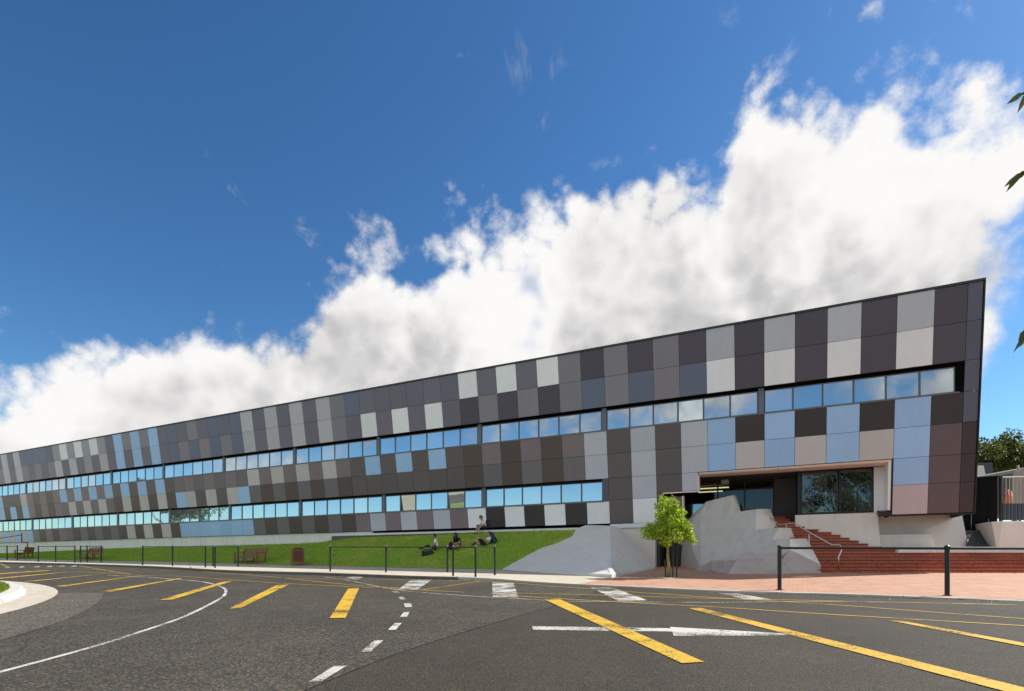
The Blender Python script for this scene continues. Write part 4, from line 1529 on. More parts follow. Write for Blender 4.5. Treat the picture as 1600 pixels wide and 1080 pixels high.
# ------------------------------------------------------------------ timber benches
def make_bench(label, W_=2.3):
    r_ = empty('park_bench')
    tag(r_, label, 'bench', 'timber benches along the footpath')
    h = W_ / 2
    T = M['timber']
    s_ = [h - 0.035, -h + 0.035, 0.0]
    for x in s_:
        for y, zt in ((-0.26, 0.43 if x == 0 else 0.64), (0.26, 0.40)):
            m_ = MB()
            m_.box((x - 0.035, y - 0.035, 0), (x + 0.035, y + 0.035, zt))
            m_.build('leg', T, r_, bevel=0.005)
        if x != 0:
            m_ = MB()           # rear leg carries on up as the leaning back post
            m_.hexa([(x - 0.035, 0.225, 0.40), (x + 0.035, 0.225, 0.40), (x + 0.035, 0.295, 0.40), (x - 0.035, 0.295, 0.40),
                     (x - 0.035, 0.36, 0.95), (x + 0.035, 0.36, 0.95), (x + 0.035, 0.42, 0.95), (x - 0.035, 0.42, 0.95)])
            m_.build('back_post', T, r_, bevel=0.005)
            m_ = MB()
            m_.box((x - 0.045, -0.34, 0.64), (x + 0.045, 0.33, 0.675))
            m_.build('armrest', T, r_, bevel=0.008)
        m_ = MB()
        m_.box((x - 0.02, -0.225, 0.14), (x + 0.02, 0.225, 0.19))
        m_.build('stretcher', T, r_)
    m_ = MB()
    m_.box((-h + 0.07, -0.285, 0.33), (h - 0.07, -0.25, 0.42))
    m_.build('apron', T, r_)
    for k in range(6):
        m_ = MB()
        y = -0.29 + k * 0.092
        m_.box((-h + (0.07 if k else 0.0) , y, 0.431 - 0.004 * k), (h - (0.07 if k else 0.0), y + 0.078, 0.455 - 0.004 * k))
        m_.build('seat_slat', M['timber_grey'], r_, bevel=0.003)
    m_ = MB()
    m_.hexa([(-h + 0.07, 0.345, 0.86), (h - 0.07, 0.345, 0.86), (h - 0.07, 0.39, 0.86), (-h + 0.07, 0.39, 0.86),
             (-h + 0.07, 0.362, 0.935), (h - 0.07, 0.362, 0.935), (h - 0.07, 0.41, 0.935), (-h + 0.07, 0.41, 0.935)])
    m_.build('top_rail', M['timber_grey'], r_, bevel=0.005)
    m_ = MB()
    m_.hexa([(-h + 0.07, 0.262, 0.47), (h - 0.07, 0.262, 0.47), (h - 0.07, 0.30, 0.47), (-h + 0.07, 0.30, 0.47),
             (-h + 0.07, 0.275, 0.53), (h - 0.07, 0.275, 0.53), (h - 0.07, 0.315, 0.53), (-h + 0.07, 0.315, 0.53)])
    m_.build('lower_rail', T, r_)
    n = 19
    sl = None
    for k in range(n):
        x = -h + 0.12 + (2 * h - 0.24) * k / (n - 1)
        if sl is None:
            m_ = MB()
            m_.hexa([(-0.022, 0.285, 0.532), (0.022, 0.285, 0.532), (0.022, 0.303, 0.532), (-0.022, 0.303, 0.532),
                     (-0.022, 0.358, 0.858), (0.022, 0.358, 0.858), (0.022, 0.376, 0.858), (-0.022, 0.376, 0.858)])
            sl = m_.mesh('back_slat', T)
        o = bpy.data.objects.new('back_slat', sl)
        col.objects.link(o)
        o.parent = r_
        o.location = (x, 0, 0)
    return r_


bench = make_bench('nearest timber bench with slatted back, left of the litter bin')
bx, by = -15.35, 31.95
bench.location = (bx, by, G(by))
bench.rotation_euler = (0, 0, R(-33))
for (x, y, rz, lab) in ((-30.6, 39.6, -33, 'middle timber bench seen behind a short black railing'), (-39.6, 44.3, -62, 'farthest timber bench turned side on near the left edge')):
    o = copy_tree(bench)
    o.location = (x, y, G(y) + 0.01)
    o.rotation_euler = (0, 0, R(rz))
    o['label'] = lab

# ------------------------------------------------------------------ litter bin
x, y = -11.62, 29.62
bn_ = empty('litter_bin', (x, y, G(y) + 0.005), R(22))
tag(bn_, 'square timber slatted litter bin with black lid on the footpath', 'litter bin')
hw = 0.29
for sx in (-1, 1):
    for sy in (-1, 1):
        m_ = MB()
        m_.box((sx * hw - 0.035, sy * hw - 0.035, 0), (sx * hw + 0.035, sy * hw + 0.035, 0.86))
        m_.build('leg', M['timber'], bn_, bevel=0.004)
for side in range(4):
    rot = Matrix.Rotation(side * math.pi / 2, 3, 'Z')
    for z0, z1 in ((0.14, 0.22), (0.80, 0.86)):
        m_ = MB()
        m_.v = []
        m_.box((-hw + 0.036, -hw - 0.02, z0), (hw - 0.036, -hw + 0.015, z1))
        m_.v = [tuple(rot @ Vector(v)) for v in m_.v]
        m_.build('frame_rail', M['timber'], bn_)
    for k in range(5):
        m_ = MB()
        xx = -hw + 0.085 + k * 0.1025
        m_.box((xx - 0.030, -hw - 0.012, 0.222), (xx + 0.030, -hw + 0.008, 0.798))
        m_.v = [tuple(rot @ Vector(v)) for v in m_.v]
        m_.build('slat', M['timber'], bn_)
m_ = MB()
m_.box((-hw + 0.04, -hw + 0.04, 0.18), (hw - 0.04, hw - 0.04, 0.80))
m_.build('liner', M['rubber'], bn_)
m_ = MB()
m_.box((-hw - 0.03, -hw - 0.03, 0.862), (hw + 0.03, hw + 0.03, 0.885))
m_.build('top_frame', M['timber'], bn_, bevel=0.004)
m_ = MB()
m_.tube([(0, 0, 0.887), (0, 0, 0.93), (0, 0, 0.945)], [0.24, 0.23, 0.17], 20)
m_.build('lid', M['rubber'], bn_)


# ------------------------------------------------------------------ trees
def leaf_cloud(centers, n, size, squash=0.8, droop=0.3, aspect=0.45, rng=None, fold=0.25):
    """many small folded leaves spread in clumps; centers = [(p, radius)]"""
    rng = rng or np.random.default_rng(1)
    C = np.array([c for c, _ in centers], float)
    Rr = np.array([r for _, r in centers], float)
    wts = Rr ** 2
    idx = rng.choice(len(C), n, p=wts / wts.sum())
    d = rng.normal(size=(n, 3))
    d /= np.linalg.norm(d, axis=1)[:, None]
    rad = Rr[idx] * (0.45 + 0.6 * rng.random(n) ** 0.5)
    p = C[idx] + d * rad[:, None] * np.array([1, 1, squash])
    # leaf axis: outward and hanging
    ax = d * 0.8 + rng.normal(size=(n, 3)) * 0.5
    ax[:, 2] -= droop
    ax /= np.linalg.norm(ax, axis=1)[:, None]
    up = rng.normal(size=(n, 3)) * 0.45 + np.array([0, 0, 1.0])
    sd = np.cross(ax, up)
    sd /= np.linalg.norm(sd, axis=1)[:, None] + 1e-9
    nr = np.cross(sd, ax)
    s = size * (0.65 + 0.7 * rng.random(n))
    L = ax * s[:, None]
    S = sd * (s * aspect)[:, None]
    Nn = nr * (s * fold)[:, None]
    mid = p + L * 0.45
    V = np.stack([p, mid + S + Nn * 0.5, p + L - Nn * 0.3, mid - S + Nn * 0.5], 1).reshape(-1, 3)
    V = np.where(np.isfinite(V), V, 0)
    F = [(4 * i, 4 * i + 1, 4 * i + 2, 4 * i + 3) for i in range(n)]
    return V, F


def leaves_obj(name, V, F, mat, parent):
    me = bpy.data.meshes.new(name)
    me.from_pydata(V.tolist(), [], F)
    me.materials.append(mat)
    o = bpy.data.objects.new(name, me)
    col.objects.link(o)
    o.parent = parent
    return o


bark = material('bark', (0.16, 0.115, 0.07), 0.8, var=0.3, vscale=12, bump=0.01, bscale=30)
bark_pale = material('bark_pale', (0.30, 0.23, 0.07), 0.75, var=0.35, vscale=10, bump=0.006, bscale=40)


def grow(root_pts, rng, mb, p, d, r_, length, depth, tips, spread=0.6, up=0.15):
    n = 4
    pts, rs = [p], [r_]
    for i in range(n):
        d = (d + Vector(rng.normal(size=3)) * 0.13 + Vector((0, 0, up * 0.4))).normalized()
        p = p + d * length / n
        pts.append(p)
        rs.append(r_ * (1 - 0.5 * (i + 1) / n))
    mb.tube(pts, rs, 7)
    if depth == 0:
        tips.append(p)
        return
    k = 3 if depth > 1 else 3
    for j in range(k):
        a = rng.random() * 2 * math.pi
        o = d.orthogonal().normalized()
        q = Matrix.Rotation(a, 3, d) @ o
        nd = (d * (1 - spread * 0.5) + q * spread + Vector((0, 0, up))).normalized()
        st = pts[-1] if j else pts[-2]
        grow(root_pts, rng, mb, st, nd, rs[-1] * 0.85, length * (0.62 + 0.25 * rng.random()), depth - 1, tips, spread, up)


# young street tree with stakes
tx, ty = 5.28, 18.4
tree = empty('street_tree', (tx, ty, G(ty)))
tag(tree, 'young bright green street tree in front of the dark entrance', 'tree')
rng = np.random.default_rng(11)
mb = MB()
mb.tube([(0, 0, -0.1), (0.0, 0, 0.35), (-0.03, 0, 0.8), (-0.02, 0, 1.12)], [0.065, 0.052, 0.045, 0.042], 10)
limbs = [((-0.02, 0, 1.08), (-0.42, 0.05, 1.42), (-0.62, 0.02, 1.62)), ((-0.02, 0, 1.10), (0.35, -0.05, 1.30), (0.75, -0.1, 1.42)),
         ((-0.02, 0, 1.1), (-0.05, 0.1, 1.7), (0.0, 0.05, 2.5)), ((0, 0, 1.15), (0.2, 0.25, 1.7), (0.4, 0.3, 2.1)), ((0, 0, 1.15), (-0.25, -0.2, 1.6), (-0.4, -0.3, 2.0)),
         ((0, 0, 1.1), (0.1, -0.35, 1.4), (0.15, -0.6, 1.6))]
for l in limbs:
    mb.tube(l, [0.032, 0.022, 0.010], 7)
mb.build('trunk', bark_pale, tree, smooth=True)
cl = []
for (x, z, r_) in ((-0.02, 2.62, 0.20), (-0.22, 2.45, 0.22), (0.16, 2.42, 0.22), (0.0, 2.25, 0.30), (-0.28, 2.15, 0.24), (0.30, 2.12, 0.26), (0.56, 2.20, 0.14), (-0.1, 1.92, 0.34), (-0.42, 1.75, 0.28),
                   (0.36, 1.80, 0.32), (0.62, 1.72, 0.24), (-0.75, 1.70, 0.22), (-0.90, 1.52, 0.20), (-0.55, 1.48, 0.25), (-0.18, 1.50, 0.30), (0.20, 1.45, 0.30), (0.55, 1.42, 0.26), (0.86, 1.42, 0.24),
                   (1.02, 1.30, 0.14), (-0.12, 1.22, 0.20), (-0.98, 1.36, 0.10), (0.72, 1.55, 0.22)):
    for q in range(4):
        yy = rng.uniform(-1, 1) * max(0.15, 0.75 - abs(x) * 0.45) * (1.0 if z < 2.2 else 0.6)
        cl.append((((x - 0.02) * 0.80 + rng.normal() * 0.04, yy * 0.8, z + rng.normal() * 0.05), r_ * rng.uniform(0.42, 0.72)))
V, F = leaf_cloud(cl, 5200, 0.095, 0.75, 0.55, 0.30, rng, 0.2)
leaves_obj('crown', V, F, leaf_material('leaf_bright', (0.33, 0.47, 0.055), trans=0.45, rnd=0.8), tree)
for i, (dx, dy, hgt, ln) in enumerate(((-0.13, -0.10, 0.62, -0.02), (0.10, -0.12, 1.32, 0.03), (0.26, 0.0, 1.28, 0.05))):
    s_ = empty('tree_stake', (tx + dx, ty + dy, G(ty)))
    tag(s_, ('short dark stake left of the young tree trunk', 'tall dark stake touching the young tree trunk on its right', 'rightmost dark stake of the young tree, leaning slightly')[i], 'stake', 'stakes of the young tree')
    m_ = MB()
    m_.tube([(0, 0, -0.1), (ln, 0.01, hgt)], 0.024, 8)
    m_.build('stake', material('stake_wood', (0.035, 0.026, 0.02), 0.7, var=0.3, vscale=20), s_)
    m_ = MB()
    m_.tube([(ln, 0.01, hgt + 0.001), (ln, 0.01, hgt + 0.012)], [0.027, 0.015], 8)
    m_.build('stake_top', M['black_metal'], s_)
m_ = MB()
A = [2 * math.pi * k / 28 for k in range(28)]
m_.add([(tx + 0.42 * math.cos(a), ty + 0.42 * math.sin(a), G(ty + 0.42 * math.sin(a)) + 0.010) for a in A] + [(tx + 0.30 * math.cos(a), ty + 0.30 * math.sin(a), G(ty) + 0.012) for a in A],
       [(k, (k + 1) % 28, (k + 1) % 28 + 28, k + 28) for k in range(28)])
m_.add([(tx + 0.30 * math.cos(a), ty + 0.30 * math.sin(a), G(ty) + 0.008) for a in A], [tuple(range(28))], 1)
m_.build('tree_pit', [M['kerb_pale'], material('soil', (0.05, 0.035, 0.025), 0.9, var=0.3)])['kind'] = 'structure'


def big_tree(name, loc, height, crown_r, label, seed, leaf, n_leaf=14000, leaf_size=0.16, trunk_h=0.3, spread=0.6, lean=(0, 0, 1), squash=0.8):
    rng = np.random.default_rng(seed)
    r_ = empty(name, loc)
    tag(r_, label, 'tree')
    mb = MB()
    tips = []
    grow(None, rng, mb, Vector((0, 0, -0.2)), Vector(lean).normalized(), height * 0.028, height * trunk_h * 1.25, 3, tips, spread, 0.18)
    mb.build('trunk', bark, r_, smooth=True)
    zs = [t.z for t in tips]
    sc = height / max(zs)
    cl = []
    for t in tips:
        cl.append((tuple(t), crown_r * rng.uniform(0.16, 0.30)))
        for _ in range(2):
            cl.append((tuple(t + Vector(rng.normal(size=3)) * crown_r * 0.16), crown_r * rng.uniform(0.10, 0.2)))
    V, F = leaf_cloud(cl, n_leaf, leaf_size, squash, 0.5, 0.32, rng)
    leaves_obj('crown', V, F, leaf, r_)
    return r_


leaf_dark = leaf_material('leaf_dark', (0.075, 0.105, 0.022), trans=0.3, rnd=0.6)
leaf_gum = leaf_material('leaf_gum', (0.10, 0.12, 0.035), trans=0.3, rnd=0.5)
# trees past the right end of the building
big_tree('broadleaf_tree', (31.8, 37.0, G(37)), 9.0, 4.2, 'dark green broadleaf tree past the right end of the building', 5, leaf_dark, 20000, 0.20, 0.26, 0.65)
big_tree('broadleaf_tree', (36.5, 39.0, G(39)), 9.0, 4.0, 'yellowish green tree at the right edge behind the bar fence', 9, leaf_gum, 18000, 0.20, 0.26, 0.65)
# gums across the road, seen only as reflections in the glass
big_tree('gum_tree', (-5.5, -24, G(-24)), 13, 5.0, 'gum tree across the road mirrored in the entrance bay', 21, leaf_gum, 8500, 0.26, 0.3, 0.6)
big_tree('gum_tree', (-70, 39.5, G(39.5)), 12, 5.0, 'gum tree mirrored in the lower ribbon windows', 22, leaf_gum, 11000, 0.28, 0.3, 0.6)

# tree beside the camera whose twigs hang into the right edge
ot = empty('overhanging_tree', (5.6, 2.0, G(2.0)))
tag(ot, 'leafy twigs of a tree hanging in at the right edge', 'tree')
ob = Vector(ot.location)
rng = np.random.default_rng(4)
mb = MB()
mb.tube([(0, 0, -0.1), (0.05, 0.05, 1.2), (-0.05, 0.1, 2.6), (0.0, 0.1, 4.2)], [0.14, 0.11, 0.09, 0.05], 10)
twigs = []
for e in ((2.435, 2.6, 3.331), (2.426, 2.6, 2.953), (2.442, 2.6, 2.203), (3.4, 2.9, 4.6), (4.4, 2.2, 5.2), (6.8, 2.4, 5.0), (5.4, 0.9, 5.3), (4.3, 1.2, 4.4), (6.5, 1.2, 4.4), (3.6, 2.4, 3.4)):
    e = Vector(e) - ob
    s_ = Vector((0, 0.1, min(4.0, max(1.9, e.z - 0.1))))
    mid = (s_ + e) / 2 + Vector((0, 0, 0.45))
    mb.tube([s_, mid, e], [0.035, 0.018, 0.006], 6)
    twigs.append((mid, e))
mb.build('trunk', bark, ot, smooth=True)
Vs, Fs = [], []


def leaflet(p, ax, s, sd, nr):
    b = len(Vs)
    w_ = s * 0.13
    for t, k in ((0, 0.15), (0.3, 1.0), (0.65, 0.75)):
        c = p + ax * s * t - Vector((0, 0, 1)) * s * 0.12 * t * t
        Vs.append(tuple(c + sd * w_ * k))
        Vs.append(tuple(c + nr * w_ * 0.25 * k))
        Vs.append(tuple(c - sd * w_ * k))
    Vs.append(tuple(p + ax * s - Vector((0, 0, 1)) * s * 0.12))
    for i in range(2):
        q = b + 3 * i
        Fs.append((q, q + 1, q + 4, q + 3))
        Fs.append((q + 1, q + 2, q + 5, q + 4))
    q = b + 6
    Fs.append((q, q + 1, q + 3))
    Fs.append((q + 1, q + 2, q + 3))


for ti, (mid, e) in enumerate(twigs):
    n = 30
    for k in range(n):
        t = (1 - 0.10 * k / 7 if k < 7 else 0.86 * rng.random()) if ti < 3 else rng.random()
        p = mid.lerp(e, t) if ti < 3 else mid.lerp(e, t) + Vector(rng.normal(size=3)) * 0.10
        ax = Vector((-0.55 + rng.normal() * 0.45, rng.normal() * 0.4, -0.95 + rng.normal() * 0.3)).normalized()
        sd = ax.cross(Vector((rng.normal() * 0.5, -1, rng.normal() * 0.3))).normalized()
        leaflet(p, ax, 0.105 * (0.75 + 0.5 * rng.random()) * (1 if ti < 3 else 1.15), sd, ax.cross(sd))
leaves_obj('crown', np.array(Vs), Fs, leaf_material('leaf_twig', (0.085, 0.105, 0.028), trans=0.4, rnd=0.5), ot)

# ------------------------------------------------------------------ past the right end: fences and play structure
fb = Vector((21.136, 24.2, 2.462))
cf = empty('corrugated_fence', fb)
tag(cf, 'black corrugated sheet fence against the right end of the building', 'fence')
x0, y0 = 16.9, 24.75
x1, y1 = (22.033, 24.6, 3.349)[:2]
n = 26
ztop0, ztop1 = (20.681, 24.4, 4.561)[2], (22.004, 24.6, 4.936)[2]
for k in range(n):
    t0, t1 = k / n, (k + 1) / n
    xa, xb = x0 + (x1 - x0) * t0, x0 + (x1 - x0) * t1
    d_ = 0.03 if k % 2 else 0.0
    za = ztop0 + (ztop1 - ztop0) * (t0 + t1) / 2
    m_ = MB()
    m_.box((xa - fb.x, y0 + d_ - fb.y, 1.6 - fb.z), (xb - 0.003 - fb.x, y0 + d_ + 0.03 - fb.y, za - fb.z))
    m_.build('fence_rib', M['fence_black'], cf)
m_ = MB()
m_.hexa([Vector(p) - fb for p in ((x0, y0 - 0.03, ztop0), (x1, y0 - 0.03, ztop1), (x1, y0 + 0.09, ztop1), (x0, y0 + 0.09, ztop0), (x0, y0 - 0.03, ztop0 + 0.07), (x1, y0 - 0.03, ztop1 + 0.07), (x1, y0 + 0.09, ztop1 + 0.07), (x0, y0 + 0.09, ztop0 + 0.07))])
m_.build('top_rail', M['fence_black'], cf)
# bar fence with dark blue slats
gb = Vector((21.9, 24.9, 2.6))
bf = empty('bar_fence', gb)
tag(bf, 'galvanised bar fence with dark blue slats on the concrete wall', 'fence')
zb, zm, zt = (22.769, 24.9, 2.997)[2], (22.769, 24.9, 3.756)[2], (22.769, 24.9, 4.953)[2]
xa, xb = (22.346, 24.9, 3.377)[0], 27.5
m_ = MB()
m_.tube([(xa - gb.x, 0, zt - gb.z), (xb - gb.x, 0, zt + 0.1 - gb.z)], 0.03, 8)
m_.build('top_rail', M['galvanised'], bf)
x = xa
k = 0
blue_slat = material('blue_slat', (0.030, 0.036, 0.058), 0.45)
while x < xb:
    m_ = MB()
    m_.tube([(x - gb.x + 0.02, 0, zb - gb.z), (x - gb.x + 0.02, 0, zt - gb.z)], 0.018, 7)
    m_.build('bar', M['galvanised'], bf)
    m_ = MB()
    m_.box((x - gb.x, -0.06, zb - gb.z), (x - gb.x + 0.11, -0.02, zm - gb.z))
    m_.build('slat', blue_slat, bf)
    x += 0.165
m_ = MB()
m_.box((xa - gb.x - 0.1, -0.05, zb - 0.3 - gb.z), (xa - gb.x - 0.01, 0.05, zt + 0.05 - gb.z))
m_.build('post', M['frame_black'], bf)
# concrete fin and dark annexe behind the fence
an = empty('annexe', (28.435, 33.0, 5.665))
tag(an, 'pale concrete fin and dark annexe behind the corrugated fence', 'outbuilding')
ab = Vector(an.location)
m_ = MB()
V = [(26.936, 32.0, 5.339), (27.948, 32.0, 5.339), (27.648, 32.0, 6.746), (26.936, 32.0, 6.746)]
m_.prism([Vector(v) - ab for v in V], (0, 1.0, 0))
m_.build('concrete_fin', M['concrete'], an)
m_ = MB()
V = [(29.121, 34.5, 6.601), (30.375, 34.5, 6.601), (30.375, 34.5, 7.389), (29.121, 34.5, 7.349)]
m_.prism([Vector(v) - ab for v in V], (0, 4.0, 0))
m_.build('roof', blue_slat, an)
m_ = MB()
V = [(29.374, 34.8, 4.69), (30.598, 34.8, 4.69), (30.598, 34.8, 6.648), (29.374, 34.8, 6.648)]
m_.prism([Vector(v) - ab for v in V], (0, 3.0, 0))
m_.build('wall', material('annexe_brick', (0.20, 0.075, 0.04), 0.8, var=0.2), an)
# arched shelter and orange play posts behind the bars
sh = empty('arched_shelter', (26.462, 28.5, 3.706))
tag(sh, 'grey arched shelter behind the bar fence at the right edge', 'shelter')
hb2 = Vector(sh.location)
prof = [(26.094, 28.5, 3.539), (26.094, 28.5, 5.443), (26.195, 28.5, 5.744), (26.395, 28.5, 5.928), (26.729, 28.5, 6.028), (28.066, 28.5, 6.112), (28.066, 28.5, 3.539)]
m_ = MB()
m_.prism([Vector(v) - hb2 for v in prof], (0, 2.5, 0))
m_.build('shell', material('shelter_grey', (0.33, 0.31, 0.27), 0.7, var=0.15), sh)
m_ = MB()
m_.tube([Vector((26.226, 28.3, 5.911)) - hb2, Vector((26.226, 28.3, 6.11)) - hb2], 0.06, 8)
m_.build('vent', M['galvanised'], sh)
org = material('orange_plastic', (0.62, 0.16, 0.015), 0.4)
for i, (foot, top) in enumerate((((23.528, 26.2, 3.526), (23.681, 26.2, 4.172)), ((23.758, 26.2, 3.526), (23.789, 26.2, 4.479)), ((23.896, 26.2, 3.526), (23.927, 26.2, 4.387)))):
    q = empty('play_post', foot)
    tag(q, ('short slanting orange play post behind the bar fence', 'tallest orange play post behind the bar fence', 'rightmost orange play post behind the bar fence')[i], 'play post', 'orange play posts')
    m_ = MB()
    top = Vector(top) - Vector(foot)
    m_.tube([(0, 0, -0.3), tuple(top)], 0.075, 8)
    m_.ball(tuple(top), 0.078, 8, 6)
    m_.build('shaft', org, q, smooth=True)

# ramp balustrade at the far left
rr_ = empty('ramp_handrail', (-46.696, 52.0, 2.014))
tag(rr_, 'thin dark ramp handrail against the foot of the facade, far left', 'handrail')
b_ = Vector(rr_.location)
for nm, pts, r_ in (('rail', ((-50.453, 53.0, 3.275), (-45.798, 51.0, 3.611)), 0.035), ('rail', ((-45.798, 51.0, 2.894), (-44.905, 50.6, 2.88)), 0.035), ('post', ((-45.798, 51.0, 2.864), (-45.798, 51.0, 3.791)), 0.04), ('post', ((-44.905, 50.6, 1.871), (-44.905, 50.6, 2.939)), 0.04)):
    m_ = MB()
    m_.tube([Vector(p) - b_ for p in pts], r_, 8)
    m_.build(nm, M['black_metal'], rr_)

# chair in the glazed bay
cp = VP_(5.05, 3.285, 1.45)
ch = empty('side_chair', cp, R(150))
tag(ch, 'dark shell chair on thin legs inside the glazed bay', 'chair')
m_ = MB()
m_.box((-0.22, -0.22, 0.44), (0.22, 0.22, 0.47))
m_.build('seat', M['rubber'], ch, bevel=0.01)
m_ = MB()
m_.hexa([(-0.21, 0.20, 0.48), (0.21, 0.20, 0.48), (0.21, 0.22, 0.48), (-0.21, 0.22, 0.48), (-0.19, 0.30, 0.88), (0.19, 0.30, 0.88), (0.19, 0.32, 0.88), (-0.19, 0.32, 0.88)])
m_.build('backrest', M['rubber'], ch, bevel=0.01)
for sx in (-1, 1):
    for sy in (-1, 1):
        m_ = MB()
        m_.tube([(sx * 0.17, sy * 0.17, 0.44), (sx * 0.23, sy * 0.23, 0.0)], 0.011, 6)
        m_.build('leg', M['stainless'], ch)

# ------------------------------------------------------------------ grass blades
def blades(name, pts, h, mat, seed, parent=None):
    rng = np.random.default_rng(seed)
    P = np.array(pts)
    n = len(P)
    a = rng.random(n) * 2 * np.pi
    hh = h * (0.5 + rng.random(n))
    w_ = h * 0.16
    dx, dy = np.cos(a) * w_, np.sin(a) * w_
    tx_, ty_ = rng.normal(size=n) * h * 0.45, rng.normal(size=n) * h * 0.45
    V = np.empty((n, 3, 3))
    V[:, 0] = P + np.stack([dx, dy, np.zeros(n)], 1)
    V[:, 1] = P - np.stack([dx, dy, np.zeros(n)], 1)
    V[:, 2] = P + np.stack([tx_, ty_, hh], 1)
    me = bpy.data.meshes.new(name)
    me.from_pydata(V.reshape(-1, 3).tolist(), [], [(3 * i, 3 * i + 1, 3 * i + 2) for i in range(n)])
    me.materials.append(mat)
    o = bpy.data.objects.new(name, me)
    col.objects.link(o)
    o.parent = parent
    o['kind'] = 'stuff'
    return o


rng = np.random.default_rng(3)
pts = []
while len(pts) < 60000:
    w_ = rng.uniform(R(-5), R(75))
    q = (IR - 0.93) * math.sqrt(rng.uniform(0.72, 1.0))
    x, y = IC[0] + q * math.cos(w_), IC[1] + q * math.sin(w_)
    pts.append((x, y, island_z(x, y) - 0.005))
ob_ = blades('island_grass_blades', pts, 0.06, leaf_material('blade_sun', (0.165, 0.245, 0.022), trans=0.4, rnd=0.6, rough=0.6), 31)
tag(ob_, 'sunlit yellow green grass blades on the roundabout island', 'grass')
pts = []
lv = np.array([v.co[:] for v in lawn.data.vertices]).reshape(NV, NU, 3)
for _ in range(90000):
    i = rng.uniform(NU * 0.12, NU - 1.001)
    j = rng.uniform(0, NV - 1.001)
    a, b = int(i), int(j)
    s_, t_ = i - a, j - b
    p = (lv[b, a] * (1 - s_) + lv[b, a + 1] * s_) * (1 - t_) + (lv[b + 1, a] * (1 - s_) + lv[b + 1, a + 1] * s_) * t_
    pts.append(tuple(p - np.array([0, 0, 0.006])))
ob_ = blades('lawn_grass_blades', pts, 0.075, leaf_material('blade_lawn', (0.28, 0.44, 0.048), trans=0.35, rnd=0.6, rough=0.6), 32)
tag(ob_, 'short mown grass blades covering the sloping lawn', 'grass')

# fallen leaves and grit gathered along the kerb and the foot of the steps
rng = np.random.default_rng(8)
Vs, Fs = [], []
kp_ = [p for p in KERB if -14 < p[0] < 12]
for _ in range(420):
    a = kp_[rng.integers(len(kp_) - 1)]
    if rng.random() < 0.6:
        x, y = a[0] + rng.normal() * 0.5, a[1] - abs(rng.normal()) * 0.18 - 0.03
        z = road_z(x, y) + 0.007
    else:
        x, y = rng.uniform(4, 20), 21.5 - abs(rng.normal()) * 0.5
        z = G(y) + 0.006
    s_ = rng.uniform(0.015, 0.04)
    w_ = rng.random() * 6.28
    c_, n_ = math.cos(w_) * s_, math.sin(w_) * s_
    b = len(Vs)
    Vs += [(x + c_, y + n_, z), (x - n_ * 0.4, y + c_ * 0.4, z + s_ * 0.3), (x - c_, y - n_, z), (x + n_ * 0.4, y - c_ * 0.4, z + s_ * 0.2)]
    Fs.append((b, b + 1, b + 2, b + 3))
me = bpy.data.meshes.new('leaf_litter')
me.from_pydata(Vs, [], Fs)
me.materials.append(leaf_material('dead_leaf', (0.22, 0.12, 0.05), trans=0.2, rnd=0.7))
o = bpy.data.objects.new('leaf_litter', me)
col.objects.link(o)
tag(o, 'dry fallen leaves scattered along the kerb and steps', 'leaves', kind='stuff')


# ------------------------------------------------------------------ students on the lawn
PMAT = [material('skin', (0.50, 0.29, 0.19), 0.55), material('school_shirt', (0.86, 0.80, 0.83), 0.8, var=0.08, vscale=30), material('navy_cloth', (0.014, 0.016, 0.032), 0.85, var=0.1, vscale=30),
        material('shoe_black', (0.010, 0.010, 0.011), 0.5), material('sock_white', (0.62, 0.62, 0.62), 0.8), material('black_top', (0.022, 0.021, 0.028), 0.85)]
hair_m = material('hair', (0.010, 0.008, 0.008), 0.35, var=0.3, vscale=60)


